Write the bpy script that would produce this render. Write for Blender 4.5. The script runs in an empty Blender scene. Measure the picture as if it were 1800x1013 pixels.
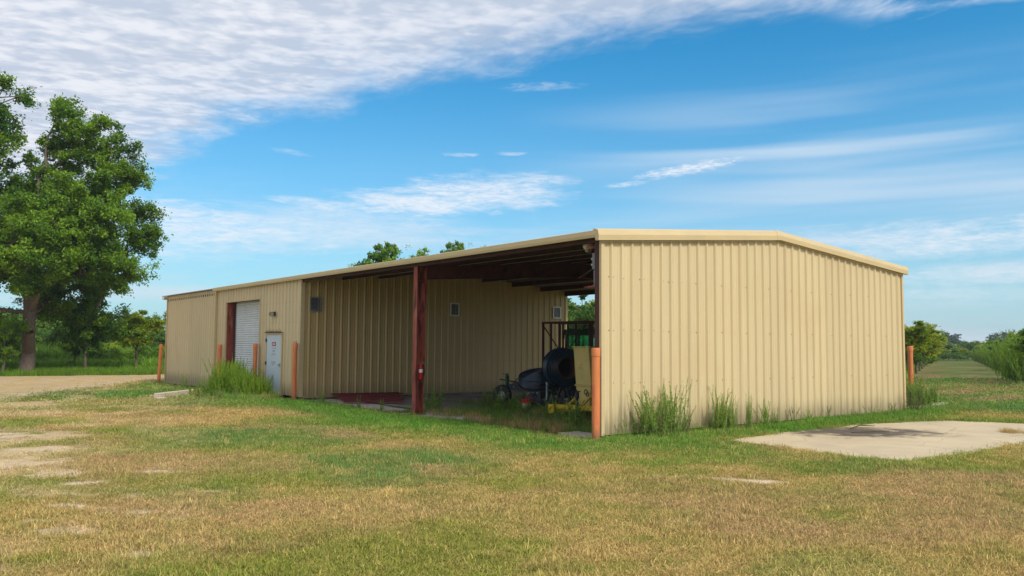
import bpy, bmesh, math, random
import numpy as np
from mathutils import Vector, Matrix
random.seed(7); rng = np.random.default_rng(7)
S = bpy.context.scene
COL = S.collection
R = math.radians

# ------------------------------------------------------------ camera, sky, sun, exposure
cd = bpy.data.cameras.new('camera'); cam = bpy.data.objects.new('camera', cd); COL.objects.link(cam)
CAM = Vector((12.570, -11.949, 1.820))
yaw, pitch, roll = R(-52.474), R(3.914), R(0.393)
fw = Vector((math.sin(yaw)*math.cos(pitch), math.cos(yaw)*math.cos(pitch), math.sin(pitch)))
rt = Vector((math.cos(yaw), -math.sin(yaw), 0)); up = rt.cross(fw)
r2 = rt*math.cos(roll)+up*math.sin(roll); u2 = -rt*math.sin(roll)+up*math.cos(roll)
cam.matrix_world = Matrix(((r2.x, u2.x, -fw.x, CAM.x), (r2.y, u2.y, -fw.y, CAM.y), (r2.z, u2.z, -fw.z, CAM.z), (0, 0, 0, 1)))
cd.sensor_width = 36; cd.lens = 1475.08/1800*36; cd.clip_end = 6000; cd.clip_start = .05
S.camera = cam

SUN_EL, SUN_AZ = 45, 84       # azimuth clockwise from +Y
sd = bpy.data.lights.new('sun', 'SUN'); sun = bpy.data.objects.new('sun', sd); COL.objects.link(sun)
sd.energy = 3.1; sd.angle = R(12); sd.color = (1, .94, .84)
sv = Vector((math.sin(R(SUN_AZ))*math.cos(R(SUN_EL)), math.cos(R(SUN_AZ))*math.cos(R(SUN_EL)), math.sin(R(SUN_EL))))
sun.rotation_euler = sv.to_track_quat('Z', 'Y').to_euler(); sun.location = (20, -20, 30)

W = bpy.data.worlds.new('World'); S.world = W; W.use_nodes = True
S.view_settings.view_transform = 'Standard'; S.view_settings.look = 'None'
S.view_settings.gamma = 1; S.view_settings.use_curve_mapping = False
S.view_settings.exposure = 0.12

class NT:
    """tiny node-graph helper"""
    def __init__(s, nt): s.t = nt; s.n = nt.nodes; s.l = nt.links
    def node(s, typ, **k):
        n = s.n.new(typ)
        for a, v in k.items(): setattr(n, a, v)
        return n
    def put(s, inp, v):
        if hasattr(v, 'is_linked') or isinstance(v, bpy.types.NodeSocket): s.l.new(v, inp)
        else: inp.default_value = v
    def m(s, op, a, b=0.0, c=None, clamp=False):
        n = s.node('ShaderNodeMath', operation=op, use_clamp=clamp)
        s.put(n.inputs[0], a); s.put(n.inputs[1], b)
        if c is not None: s.put(n.inputs[2], c)
        return n.outputs[0]
    def mapr(s, v, a, b, c=0.0, d=1.0, smooth=True):
        n = s.node('ShaderNodeMapRange', interpolation_type='SMOOTHSTEP' if smooth else 'LINEAR')
        for i, x in enumerate((v, a, b, c, d)): s.put(n.inputs[i], x)
        return n.outputs[0]
    def mix(s, f, a, b, mode='MIX'):
        n = s.node('ShaderNodeMix', data_type='RGBA', blend_type=mode)
        s.put(n.inputs[0], f)
        for i, v in ((6, a), (7, b)):
            if isinstance(v, tuple) and len(v) == 3: v = (*v, 1)
            s.put(n.inputs[i], v)
        return n.outputs[2]
    def noise(s, vec, scale, detail=4, rough=.55, dist=0.0):
        n = s.node('ShaderNodeTexNoise'); s.l.new(vec, n.inputs['Vector'])
        n.inputs['Scale'].default_value = scale; n.inputs['Detail'].default_value = detail
        n.inputs['Roughness'].default_value = rough; n.inputs['Distortion'].default_value = dist
        return n.outputs['Fac']
    def scalev(s, vec, x, y, z, rot=(0, 0, 0)):
        n = s.node('ShaderNodeMapping'); s.l.new(vec, n.inputs['Vector'])
        n.inputs['Scale'].default_value = (x, y, z); n.inputs['Rotation'].default_value = rot
        return n.outputs[0]
    def comb(s, x, y, z=0.0):
        n = s.node('ShaderNodeCombineXYZ'); s.put(n.inputs[0], x); s.put(n.inputs[1], y); s.put(n.inputs[2], z)
        return n.outputs[0]

def build_sky():
    t = NT(W.node_tree); t.n.clear()
    out = t.node('ShaderNodeOutputWorld'); bg = t.node('ShaderNodeBackground')
    ST = 0.10
    bg.inputs['Strength'].default_value = ST
    sky = t.node('ShaderNodeTexSky', sky_type='NISHITA'); sky.sun_disc = False
    sky.sun_elevation = R(SUN_EL); sky.sun_rotation = R(SUN_AZ)
    sky.air_density = 1.0; sky.dust_density = .3; sky.ozone_density = 3.0
    hs = t.node('ShaderNodeHueSaturation'); hs.inputs['Saturation'].default_value = 1.12
    tint = t.mix(1.0, sky.outputs[0], (.66, 1.30, 1.44), 'MULTIPLY')
    t.l.new(tint, hs.inputs['Color'])
    tc = t.node('ShaderNodeTexCoord'); sep = t.node('ShaderNodeSeparateXYZ')
    nrm = t.node('ShaderNodeVectorMath', operation='NORMALIZE'); t.l.new(tc.outputs['Generated'], nrm.inputs[0])
    t.l.new(nrm.outputs[0], sep.inputs[0]); X, Y, Z = sep.outputs
    zc = t.m('MAXIMUM', Z, .03)
    u = t.m('DIVIDE', X, zc); v = t.m('DIVIDE', Y, zc)
    pl = t.comb(u, v)
    el = t.m('MULTIPLY', t.m('ARCSINE', Z), 57.2958)
    az = t.m('MULTIPLY', t.m('ARCTAN2', X, Y), 57.2958)
    ae = t.comb(az, el)
    c = hs.outputs[0]
    # pale air low down
    base_h = t.mapr(el, -2, 21, 1, 0, smooth=False)
    base_h = t.m('POWER', base_h, 1.7)
    c = t.mix(t.m('MULTIPLY', base_h, .92), c, (4.7, 5.9, 7.0))
    def lay(c, mask, colr): return t.mix(mask, c, colr)
    # veil of cirrus, streaked
    n1 = t.noise(t.scalev(ae, .035, .42, 1, (0, 0, R(-8))), 1.0, 6, .6, .6)
    streak = t.noise(t.scalev(ae, .018, .30, 1, (0, 0, R(-11))), 1.0, 3, .5, .2)
    vm = t.m('MULTIPLY', t.mapr(n1, .44, .72), t.mapr(el, 2, 14, 1, 0))
    vm = t.m('MULTIPLY', vm, .65)
    c = lay(c, vm, (6.9, 7.5, 8.3))
    vm2 = t.m('MULTIPLY', t.mapr(streak, .42, .64), t.m('MULTIPLY', t.mapr(el, 6, 10), t.mapr(el, 12, 19, 1, 0)))
    vm2 = t.m('MULTIPLY', vm2, t.m('MULTIPLY', t.mapr(az, -55, -32), .95))
    c = lay(c, vm2, (5.6, 7.0, 8.4))
    # single clouds: (azimuth, elevation, half width, half height, slope, density)
    wn = t.noise(t.scalev(ae, .14, .75, 1, (0, 0, R(-6))), 1.0, 6, .68, .8)
    wf = t.noise(t.scalev(ae, .5, 2.2, 1, (0, 0, R(-6))), 1.0, 5, .62, .4)
    wf3 = t.noise(t.scalev(ae, 1.1, 5.0, 1, (0, 0, R(-8))), 1.0, 6, .7, .8)
    wf2 = t.m('ADD', t.m('MULTIPLY', wn, .6), t.m('MULTIPLY', wf, .4))
    blobs = [(-55.5, 10.3, 5.6, 1.15, .07, 1.0), (-60.5, 9.6, 3.4, .55, -.12, .8), (-65, 9.3, 3.4, .3, -.05, .55), (-40.6, 11.8, 2.8, .32, .13, 1.0),
             (-44.7, 10.9, 1.2, .16, .1, .6), (-66, 7.8, 10, 1.25, .02, .5), (-76, 7.0, 7, 1.5, .0, .8), (-90, 8, 12, 1.6, 0, .8), (-56, 12.9, 1.1, .14, 0, .45),
             (-52.6, 13.0, 1.0, .11, 0, .45), (-70.6, 14.6, 1.3, .22, -.1, .5), (-67.5, 12.6, 1.2, .16, -.1, .25),
             (-50.5, 17.4, 2.2, .25, .02, .3), (-26, 6.6, 10, .9, 0, .8), (-22, 4.4, 9, .6, 0, .6), (-30, 3.3, 14, .5, 0, .4),
             (-5, 8, 12, 1.2, .05, .8), (30, 9, 20, 1.5, 0, .7), (75, 8, 18, 1.6, 0, .7)]
    for a, e, w, h, s, dn in blobs:
        da = t.m('SUBTRACT', az, a); de = t.m('SUBTRACT', t.m('SUBTRACT', el, e), t.m('MULTIPLY', da, s))
        d = t.m('ADD', t.m('POWER', t.m('ABSOLUTE', t.m('DIVIDE', da, w)), 2), t.m('POWER', t.m('ABSOLUTE', t.m('DIVIDE', de, h)), 2))
        d = t.m('SUBTRACT', d, t.m('MULTIPLY', t.m('SUBTRACT', wf2 if w > 3 else wf3, .47), 8.0 if w > 3 else 5.5))
        mk = t.m('MULTIPLY', t.m('MULTIPLY', t.mapr(d, 1.9, -.9), t.mapr(wf3, .3, .62, .45, 1)), dn*.9)
        c = lay(c, mk, (8.3, 8.6, 9.2))
    # the big sheet of altocumulus: everything to the south and west of a ragged edge
    ragged = t.noise(t.scalev(pl, 1.3, 1.6, 1), 1.0, 7, .62, .7)
    fine = t.noise(t.scalev(pl, 5, 9, 1), 1.0, 5, .6, .5)
    edge = t.m('ADD', t.m('MULTIPLY', t.m('ADD', u, 1.43), .33), 2.12)
    edge = t.m('MAXIMUM', edge, 1.38)
    dist = t.m('SUBTRACT', edge, v)
    dist = t.m('ADD', dist, t.m('MULTIPLY', t.m('SUBTRACT', ragged, .5), .75))
    dist = t.m('ADD', dist, t.m('MULTIPLY', t.m('SUBTRACT', fine, .5), .38))
    bank = t.mapr(dist, -.12, .42)
    bank = t.m('MULTIPLY', bank, t.mapr(t.m('MULTIPLY', u, -1), 7.5, 5.2))
    thin = t.mapr(dist, .05, .9, .80, .985)
    bank = t.m('MULTIPLY', bank, thin)
    rolls = t.noise(t.scalev(t.scalev(pl, 1, 1, 1, (0, 0, R(25))), 5.0, 2.9, 1), 1.0, 4, .55, .3)
    puffs = t.noise(t.scalev(t.scalev(pl, 1, 1, 1, (0, 0, R(25))), 14, 11, 1), 1.0, 3, .5, .2)
    bright = t.m('ADD', t.m('MULTIPLY', rolls, .56), t.m('MULTIPLY', puffs, .44))
    ramp = t.mapr(bright, .40, .61)
    cc = t.mix(ramp, (5.2, 5.9, 7.1), (7.9, 8.1, 8.7))
    c = lay(c, bank, cc)
    # the detached band at upper right
    e2 = t.m('ABSOLUTE', t.m('SUBTRACT', v, t.m('ADD', t.m('MULTIPLY', t.m('ADD', u, 1.15), .62), 2.42)))
    e2 = t.m('SUBTRACT', e2, t.m('MULTIPLY', t.m('SUBTRACT', ragged, .5), .7))
    e2 = t.m('SUBTRACT', e2, t.m('MULTIPLY', t.m('SUBTRACT', fine, .5), .35))
    b2 = t.m('MULTIPLY', t.mapr(e2, .16, -.12), t.m('MULTIPLY', t.mapr(u, -1.42, -1.2), .75))
    c = lay(c, b2, (7.6, 8.2, 9.2))
    # below the horizon: plain land-coloured haze
    c = t.mix(t.mapr(el, -.6, -3), c, (1.6, 1.7, 1.2))
    t.l.new(c, bg.inputs['Color']); t.l.new(bg.outputs[0], out.inputs[0])
build_sky()

# ------------------------------------------------------------ materials
def material(name, col, rough=.7, metal=0.0, var=.12, scale=3.0, bump=0.0, bscale=40.0, spec=.3, stain=None, stretch=(1, 1, 1), objvar=0.0, trans=None, coord='pos'):
    """col linear rgb; stain = (colour, scale, low, high, stretch)"""
    m = bpy.data.materials.new(name); m.use_nodes = True
    t = NT(m.node_tree); b = t.n['Principled BSDF']
    if coord == 'pos': vec = t.node('ShaderNodeNewGeometry').outputs['Position']
    else: vec = t.node('ShaderNodeTexCoord').outputs['Object']
    n = t.noise(t.scalev(vec, *stretch), scale, 5, .6)
    f = t.mapr(n, .3, .7, 1-var, 1+var, smooth=False)
    hv = t.node('ShaderNodeHueSaturation'); hv.inputs['Color'].default_value = (*col, 1)
    if objvar:
        oi = t.node('ShaderNodeObjectInfo')
        f = t.m('MULTIPLY', f, t.mapr(oi.outputs['Random'], 0, 1, 1-objvar, 1+objvar, smooth=False))
    t.put(hv.inputs['Value'], f); c = hv.outputs[0]
    if stain:
        for (sc, ss, lo, hi, st, amt) in stain:
            sn = t.noise(t.scalev(vec, *st), ss, 6, .65, .3)
            c = t.mix(t.m('MULTIPLY', t.mapr(sn, lo, hi), amt), c, sc)
    t.put(b.inputs['Base Color'], c)
    b.inputs['Roughness'].default_value = rough; b.inputs['Metallic'].default_value = metal
    b.inputs['Specular IOR Level'].default_value = spec
    if bump:
        bn = t.noise(vec, bscale, 4, .6); bp = t.node('ShaderNodeBump'); bp.inputs['Strength'].default_value = bump
        bp.inputs['Distance'].default_value = .02
        t.l.new(bn, bp.inputs['Height']); t.l.new(bp.outputs[0], b.inputs['Normal'])
    return m

def siding_mat(name, col, grime, splash=.62, corner=False):
    m = bpy.data.materials.new(name); m.use_nodes = True
    t = NT(m.node_tree); b = t.n['Principled BSDF']
    vec = t.node('ShaderNodeNewGeometry').outputs['Position']
    sep = t.node('ShaderNodeSeparateXYZ'); t.l.new(vec, sep.inputs[0]); z = sep.outputs[2]
    n = t.noise(t.scalev(vec, 5, 5, .35), 1.0, 5, .6)
    f = t.mapr(n, .3, .7, .95, 1.05, smooth=False)
    oi = t.node('ShaderNodeObjectInfo'); f = t.m('MULTIPLY', f, t.mapr(oi.outputs['Random'], 0, 1, .95, 1.035, smooth=False))
    hv = t.node('ShaderNodeHueSaturation'); hv.inputs['Color'].default_value = (*col, 1); t.put(hv.inputs['Value'], f)
    c = hv.outputs[0]
    big = t.noise(vec, .5, 4, .6)
    c = t.mix(t.m('MULTIPLY', t.mapr(big, .45, .75), .35), c, tuple(x*y for x, y in zip(col, (.93, .86, .80))))
    # streaks of grime and mud splashed up from the ground
    st = t.noise(t.scalev(vec, 9, 9, .5), 1.0, 6, .7, .2)
    c = t.mix(t.m('MULTIPLY', t.mapr(st, .56, .78), grime), c, (.21, .17, .10))
    low = t.m('MULTIPLY', t.mapr(t.m('ADD', z, t.m('MULTIPLY', st, -.9)), .15, -.45), splash)
    c = t.mix(low, c, (.17, .15, .09))
    if corner:      # mildewed patch low down beside the near corner, scuffs and rusty runs elsewhere
        yy = t.m('ABSOLUTE', t.m('SUBTRACT', sep.outputs[1], .62)); mk = t.m('MULTIPLY', t.mapr(yy, .45, .1), t.mapr(z, 1.0, .2))
        c = t.mix(t.m('MULTIPLY', mk, t.mapr(st, .40, .62, 0, .62)), c, (.16, .145, .10))
        ru = t.noise(t.scalev(vec, 22, 22, .9), 1.0, 3, .6); rz = t.noise(t.scalev(vec, .8, .8, .8), 1.0, 2, .5)
        c = t.mix(t.m('MULTIPLY', t.mapr(ru, .66, .74), t.mapr(rz, .48, .66, 0, .45)), c, (.30, .16, .07))
    t.put(b.inputs['Base Color'], c); b.inputs['Roughness'].default_value = .42; b.inputs['Specular IOR Level'].default_value = .35
    wv = t.noise(t.scalev(vec, 1.6, 1.6, .9), 1.0, 3, .5); bp = t.node('ShaderNodeBump')
    bp.inputs['Strength'].default_value = .35; bp.inputs['Distance'].default_value = .02
    t.l.new(wv, bp.inputs['Height']); t.l.new(bp.outputs[0], b.inputs['Normal'])
    return m

BEIGE = (.61, .495, .285)
M = {}
M['siding'] = siding_mat('beige_siding', BEIGE, .17, corner=True)
M['siding_old'] = siding_mat('beige_siding_weathered', (.66, .53, .32), .16, .6)
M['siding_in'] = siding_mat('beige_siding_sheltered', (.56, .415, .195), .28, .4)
M['trim'] = material('beige_trim', (.60, .47, .26), .45, var=.05, scale=1.2, stretch=(1, 1, 3), stain=[((.30, .25, .15), 2.0, .60, .82, (1, 1, 4), .4)])
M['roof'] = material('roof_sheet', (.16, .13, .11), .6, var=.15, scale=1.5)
M['rust'] = material('red_primer', (.30, .068, .045), .62, var=.22, scale=2.0, coord='pos', bump=.15,
    stain=[((.055, .014, .012), 2.2, .50, .60, (2.5, 2.5, .55), .85), ((.46, .19, .14), 2.2, .55, .66, (2.0, 2.0, .4), .6)])
M['rafter'] = material('brown_primer', (.13, .040, .028), .65, var=.25, scale=2, stain=[((.04, .015, .012), 2.5, .5, .65, (1, 1, 1), .6)])
M['conduit'] = material('grey_box', (.16, .17, .19), .5)
M['lit_lip'] = material('painted_purlin_light', (.42, .38, .27), .55, var=.15)
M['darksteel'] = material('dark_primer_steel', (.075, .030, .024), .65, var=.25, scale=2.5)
M['darkred'] = material('oxblood_steel', (.17, .028, .028), .6, var=.3, scale=3, stain=[((.05, .02, .02), 4, .5, .7, (1, 1, 1), .7)])
M['orange'] = material('faded_orange_plastic', (.66, .22, .075), .5, var=.10, scale=2.2, stretch=(3, 3, .6), objvar=.06,
    stain=[((.60, .115, .06), 2.5, .46, .66, (3, 3, .7), .55), ((.10, .06, .045), 30, .70, .76, (1, 1, 1), .8)])
M['galv'] = material('white_slats', (.66, .69, .72), .45, var=.08, scale=2, stain=[((.4, .40, .38), 3, .55, .8, (1, 1, .4), .3)])
M['doorw'] = material('pale_blue_door', (.56, .64, .70), .5, var=.04, scale=2, stain=[((.40, .42, .40), 5, .6, .8, (1, 1, .4), .25)])
M['signred'] = material('sign_red', (.36, .05, .09), .5, var=.05)
M['print'] = material('sign_print', (.30, .28, .32), .6, var=.1)
M['white'] = material('white_plastic', (.75, .75, .73), .4, var=.05)
M['black'] = material('black_rubber', (.018, .019, .022), .6, var=.3, scale=6)
M['blackm'] = material('black_paint', (.03, .032, .036), .5, var=.35, scale=5, stain=[((.09, .05, .03), 7, .58, .75, (1, 1, 1), .5)])
M['hose'] = material('black_hose', (.012, .036, .062), .34, var=.25, scale=5, spec=.5)
M['steelg'] = material('grey_steel', (.32, .33, .34), .4, metal=.6, var=.2)
M['rim'] = material('pale_rim', (.42, .42, .38), .5, var=.25, scale=9)
M['brownt'] = material('brown_core', (.16, .085, .055), .8, var=.3, scale=6)
M['yellow'] = material('mustard_paint', (.60, .47, .16), .5, var=.12, scale=2.5, stain=[((.20, .12, .03), 5, .58, .74, (1, 1, .7), .5), ((.08, .04, .02), 16, .70, .78, (1, 1, 1), .8)])
M['yellow2'] = material('chrome_yellow_paint', (.60, .40, .02), .5, var=.15, scale=3, stain=[((.14, .08, .03), 6, .56, .72, (1, 1, 1), .6)])
M['green'] = material('green_paint', (.012, .085, .035), .45, var=.2, scale=2)
M['red'] = material('red_paint', (.55, .012, .012), .4, var=.05)
M['concrete'] = material('old_concrete', (.50, .42, .34), .9, var=.14, scale=1.3, bump=.25, bscale=30,
    stain=[((.33, .26, .18), .9, .48, .70, (1, 1, 1), .5), ((.20, .17, .14), 7, .60, .75, (1, 1, 1), .4)])
M['concrete_d'] = material('dark_concrete', (.26, .22, .19), .9, var=.2, scale=1.6, bump=.3, bscale=25,
    stain=[((.10, .085, .06), 1.8, .48, .66, (1, 1, 1), .7)])  # darker concrete for the floor and footing under the roof
M['bark'] = material('bark', (.16, .12, .095), .95, var=.35, scale=5, bump=.9, bscale=14, stretch=(3, 3, .5), coord='pos')
M['bark2'] = material('brown_bark', (.12, .09, .065), .95, var=.3, scale=8, stretch=(3, 3, .5))
M['bucketw'] = material('dirty_white_pail', (.46, .44, .40), .6, var=.25, scale=14)
M['moss'] = material('moss', (.16, .15, .03), 1, var=.4, scale=30)
M['gap_shade'] = material('painted_gap_shade', (.03, .03, .03), .9, var=.1)

def bollard_base():
    m = M['orange']; t = NT(m.node_tree); b = t.n['Principled BSDF']; src = b.inputs['Base Color'].links[0].from_socket
    oc = t.node('ShaderNodeTexCoord').outputs['Object']; sp = t.node('ShaderNodeSeparateXYZ'); t.l.new(oc, sp.inputs[0])
    n = t.noise(t.scalev(oc, 9, 9, 4), 1.0, 5, .7); zz = t.m('ADD', sp.outputs[2], t.m('MULTIPLY', n, -.7))
    c = t.mix(t.mapr(zz, .12, -.25, 0, .75), src, (.22, .12, .07))
    sc = t.noise(t.scalev(oc, 4, 4, 30), 1.0, 3, .7); c = t.mix(t.mapr(sc, .66, .72, 0, .5), c, (.75, .42, .25)); t.put(b.inputs['Base Color'], c)
bollard_base()
def leaf_mat(name, dark, light, trans=.35, hue=None):
    m = bpy.data.materials.new(name); m.use_nodes = True
    t = NT(m.node_tree); t.n.remove(t.n['Principled BSDF'])
    at = t.node('ShaderNodeAttribute', attribute_name='tone')
    oi = t.node('ShaderNodeObjectInfo')
    pos = t.node('ShaderNodeNewGeometry').outputs['Position']
    nz = t.noise(pos, .35, 3, .5)
    f = t.m('ADD', at.outputs['Fac'], t.m('MULTIPLY', t.m('SUBTRACT', nz, .5), .5))
    f = t.m('ADD', f, t.m('MULTIPLY', t.m('SUBTRACT', oi.outputs['Random'], .5), .35), clamp=True)
    c = t.mix(f, dark, light)
    p = t.node('ShaderNodeBsdfPrincipled'); t.put(p.inputs['Base Color'], c); p.inputs['Roughness'].default_value = .55
    p.inputs['Specular IOR Level'].default_value = .25
    gn = t.node('ShaderNodeNewGeometry'); va = t.node('ShaderNodeVectorMath', operation='MULTIPLY_ADD'); t.l.new(gn.outputs['Normal'], va.inputs[0]); va.inputs[1].default_value = (.75, .75, .75); va.inputs[2].default_value = (0, 0, .45)
    vn = t.node('ShaderNodeVectorMath', operation='NORMALIZE'); t.l.new(va.outputs[0], vn.inputs[0]); t.l.new(vn.outputs[0], p.inputs['Normal'])
    tr = t.node('ShaderNodeBsdfTranslucent')
    t.put(tr.inputs[0], t.mix(1.0, c, (1.15, 1.25, .6), 'MULTIPLY'))
    ms = t.node('ShaderNodeMixShader'); ms.inputs[0].default_value = trans
    t.l.new(p.outputs[0], ms.inputs[1]); t.l.new(tr.outputs[0], ms.inputs[2]); t.l.new(ms.outputs[0], t.n['Material Output'].inputs[0])
    return m
M['leaf_pecan'] = leaf_mat('pecan_leaf', (.040, .12, .014), (.25, .40, .030), .38)
M['leaf_dark'] = leaf_mat('wood_leaf', (.06, .15, .025), (.20, .32, .04))
M['leaf_far_hazed'] = leaf_mat('haze_tinted_leaf', (.030, .075, .045), (.085, .14, .07))  # blue of the hazy distance mixed into the leaf colour
M['leaf_yellow'] = leaf_mat('young_leaf', (.15, .24, .014), (.46, .47, .02), .45)
M['leaf_brush'] = leaf_mat('brush_leaf', (.06, .15, .014), (.17, .28, .02), .4)
M['fennel'] = leaf_mat('fennel_leaf', (.13, .24, .035), (.32, .42, .075), .4)
M['fennel_b'] = leaf_mat('fennel_leaf_dense', (.08, .19, .010), (.25, .36, .015), .4)
M['fennel_dry'] = leaf_mat('fennel_leaf_dry', (.12, .13, .05), (.26, .25, .10), .4)

def grass_mat(name, gain=1.0):
    m = bpy.data.materials.new(name); m.use_nodes = True
    t = NT(m.node_tree); t.n.remove(t.n['Principled BSDF'])
    a = t.node('ShaderNodeAttribute', attribute_name='gcol', attribute_type='INSTANCER')
    at = t.node('ShaderNodeAttribute', attribute_name='tone')
    f = t.mapr(at.outputs['Fac'], 0, 1, .62*gain, 1.70*gain, smooth=False)
    hv = t.node('ShaderNodeHueSaturation'); t.l.new(a.outputs['Color'], hv.inputs['Color']); t.put(hv.inputs['Value'], f)
    p = t.node('ShaderNodeBsdfPrincipled'); t.put(p.inputs['Base Color'], hv.outputs[0]); p.inputs['Roughness'].default_value = .7
    p.inputs['Specular IOR Level'].default_value = .12
    # blades bend every way: shade them mostly with the lie of the turf
    gn = t.node('ShaderNodeNewGeometry'); va = t.node('ShaderNodeVectorMath', operation='MULTIPLY_ADD'); t.l.new(gn.outputs['Normal'], va.inputs[0]); va.inputs[1].default_value = (.7, .7, .7); va.inputs[2].default_value = (0, 0, .55)
    vn = t.node('ShaderNodeVectorMath', operation='NORMALIZE'); t.l.new(va.outputs[0], vn.inputs[0]); t.l.new(vn.outputs[0], p.inputs['Normal'])
    tr = t.node('ShaderNodeBsdfTranslucent'); t.put(tr.inputs[0], hv.outputs[0])
    ms = t.node('ShaderNodeMixShader'); ms.inputs[0].default_value = .3
    t.l.new(p.outputs[0], ms.inputs[1]); t.l.new(tr.outputs[0], ms.inputs[2]); t.l.new(ms.outputs[0], t.n['Material Output'].inputs[0])
    return m
M['grass'] = grass_mat('grass_blades', 1.06)

def ground_mat():
    m = bpy.data.materials.new('ground_turf'); m.use_nodes = True
    t = NT(m.node_tree); b = t.n['Principled BSDF']
    pos = t.node('ShaderNodeNewGeometry').outputs['Position']
    a = t.node('ShaderNodeAttribute', attribute_name='gcol')
    n1 = t.noise(pos, 1.1, 6, .65); n2 = t.noise(pos, 9, 6, .7); n3 = t.noise(pos, 55, 3, .7)
    f = t.m('MULTIPLY', t.mapr(n1, .3, .7, .86, 1.14, False), t.m('MULTIPLY', t.mapr(n2, .3, .7, .78, 1.2, False), t.mapr(n3, .3, .7, .7, 1.25, False)))
    hv = t.node('ShaderNodeHueSaturation'); t.l.new(a.outputs['Color'], hv.inputs['Color']); t.put(hv.inputs['Value'], f)
    t.put(b.inputs['Base Color'], hv.outputs[0]); b.inputs['Roughness'].default_value = .95; b.inputs['Specular IOR Level'].default_value = .1
    bp = t.node('ShaderNodeBump'); bp.inputs['Strength'].default_value = .6; bp.inputs['Distance'].default_value = .03
    t.l.new(t.m('ADD', n2, t.m('MULTIPLY', n3, .5)), bp.inputs['Height']); t.l.new(bp.outputs[0], b.inputs['Normal'])
    return m
M['ground'] = ground_mat()

# ------------------------------------------------------------ mesh helpers
class MB:
    def __init__(s): s.v = []; s.f = []
    def add(s, vs, fs):
        o = len(s.v); s.v += [tuple(v) for v in vs]; s.f += [tuple(i+o for i in f) for f in fs]; return s
    def box(s, x0, x1, y0, y1, z0, z1):
        vs = [(x0, y0, z0), (x1, y0, z0), (x1, y1, z0), (x0, y1, z0), (x0, y0, z1), (x1, y0, z1), (x1, y1, z1), (x0, y1, z1)]
        return s.add(vs, [(0, 3, 2, 1), (4, 5, 6, 7), (0, 1, 5, 4), (1, 2, 6, 5), (2, 3, 7, 6), (3, 0, 4, 7)])
    def hexa(s, vs): return s.add(vs, [(0, 3, 2, 1), (4, 5, 6, 7), (0, 1, 5, 4), (1, 2, 6, 5), (2, 3, 7, 6), (3, 0, 4, 7)])
    def bar(s, a, b, w, h=None, upv=(0, 0, 1)):
        a, b = Vector(a), Vector(b); d = (b-a).normalized(); upv = Vector(upv)
        if abs(d.dot(upv)) > .95: upv = Vector((1, 0, 0))
        x = d.cross(upv).normalized()*w/2; y = x.cross(d).normalized()*(h or w)/2
        return s.hexa([a-x-y, a+x-y, a+x+y, a-x+y, b-x-y, b+x-y, b+x+y, b-x+y])
    def tube(s, pts, r, n=8, caps=True):
        pts = [Vector(p) for p in pts]; rs = r if isinstance(r, (list, tuple)) else [r]*len(pts)
        o = len(s.v); prev = None
        for i, p in enumerate(pts):
            d = (pts[min(i+1, len(pts)-1)]-pts[max(i-1, 0)]).normalized()
            ref = prev if prev is not None else (Vector((0, 0, 1)) if abs(d.z) < .9 else Vector((1, 0, 0)))
            x = (ref-d*ref.dot(d)).normalized(); y = d.cross(x); prev = x
            for k in range(n):
                a = 2*math.pi*k/n; s.v.append(tuple(p+(x*math.cos(a)+y*math.sin(a))*rs[i]))
        for i in range(len(pts)-1):
            for k in range(n):
                k2 = (k+1) % n; s.f.append((o+i*n+k, o+i*n+k2, o+(i+1)*n+k2, o+(i+1)*n+k))
        if caps:
            s.f.append(tuple(o+k for k in reversed(range(n)))); s.f.append(tuple(o+(len(pts)-1)*n+k for k in range(n)))
        return s
    def lathe(s, prof, c=(0, 0, 0), axis=(0, 0, 1), n=24, closed=False):
        ax = Vector(axis).normalized(); x = ax.orthogonal().normalized(); y = ax.cross(x); c = Vector(c); o = len(s.v); m = len(prof)
        for (r, h) in prof:
            for k in range(n):
                a = 2*math.pi*k/n; s.v.append(tuple(c+ax*h+(x*math.cos(a)+y*math.sin(a))*r))
        rng_ = range(m) if closed else range(m-1)
        for i in rng_:
            j = (i+1) % m
            for k in range(n):
                k2 = (k+1) % n; s.f.append((o+i*n+k, o+i*n+k2, o+j*n+k2, o+j*n+k))
        return s
    def torus(s, c, axis, Rr, r, n=36, k=6):
        prof = [(Rr+r*math.cos(2*math.pi*i/k), r*math.sin(2*math.pi*i/k)) for i in range(k)]
        return s.lathe(prof, c, axis, n, closed=True)
    def prism(s, prof, P, axis_u, axis_v, d):
        P, au, av, d = Vector(P), Vector(axis_u), Vector(axis_v), Vector(d); n = len(prof)
        vs = [P+au*a+av*b for a, b in prof]+[P+au*a+av*b+d for a, b in prof]
        return s.add(vs, [tuple(reversed(range(n))), tuple(range(n, 2*n))]+[(i, (i+1) % n, n+(i+1) % n, n+i) for i in range(n)])
    def build(s, name, mat, parent=None, smooth=False, bevel=0):
        me = bpy.data.meshes.new(name); me.from_pydata(s.v, [], s.f)
        bm = bmesh.new(); bm.from_mesh(me); bmesh.ops.recalc_face_normals(bm, faces=bm.faces)
        if bevel:
            es = [e for e in bm.edges if len(e.link_faces) == 2 and e.calc_face_angle(0) > .5]
            bmesh.ops.bevel(bm, geom=es, offset=bevel, segments=1, affect='EDGES')
        bm.to_mesh(me); bm.free()
        if smooth:
            me.shade_smooth()
            me.set_sharp_from_angle(angle=R(38))
        return link(name, me, mat, parent)
def link(name, me, mat, parent=None, loc=None):
    o = bpy.data.objects.new(name, me); COL.objects.link(o)
    if mat is not None and not me.materials: me.materials.append(M[mat] if isinstance(mat, str) else mat)
    if parent is not None: o.parent = parent
    if loc is not None: o.location = loc
    return o
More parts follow.
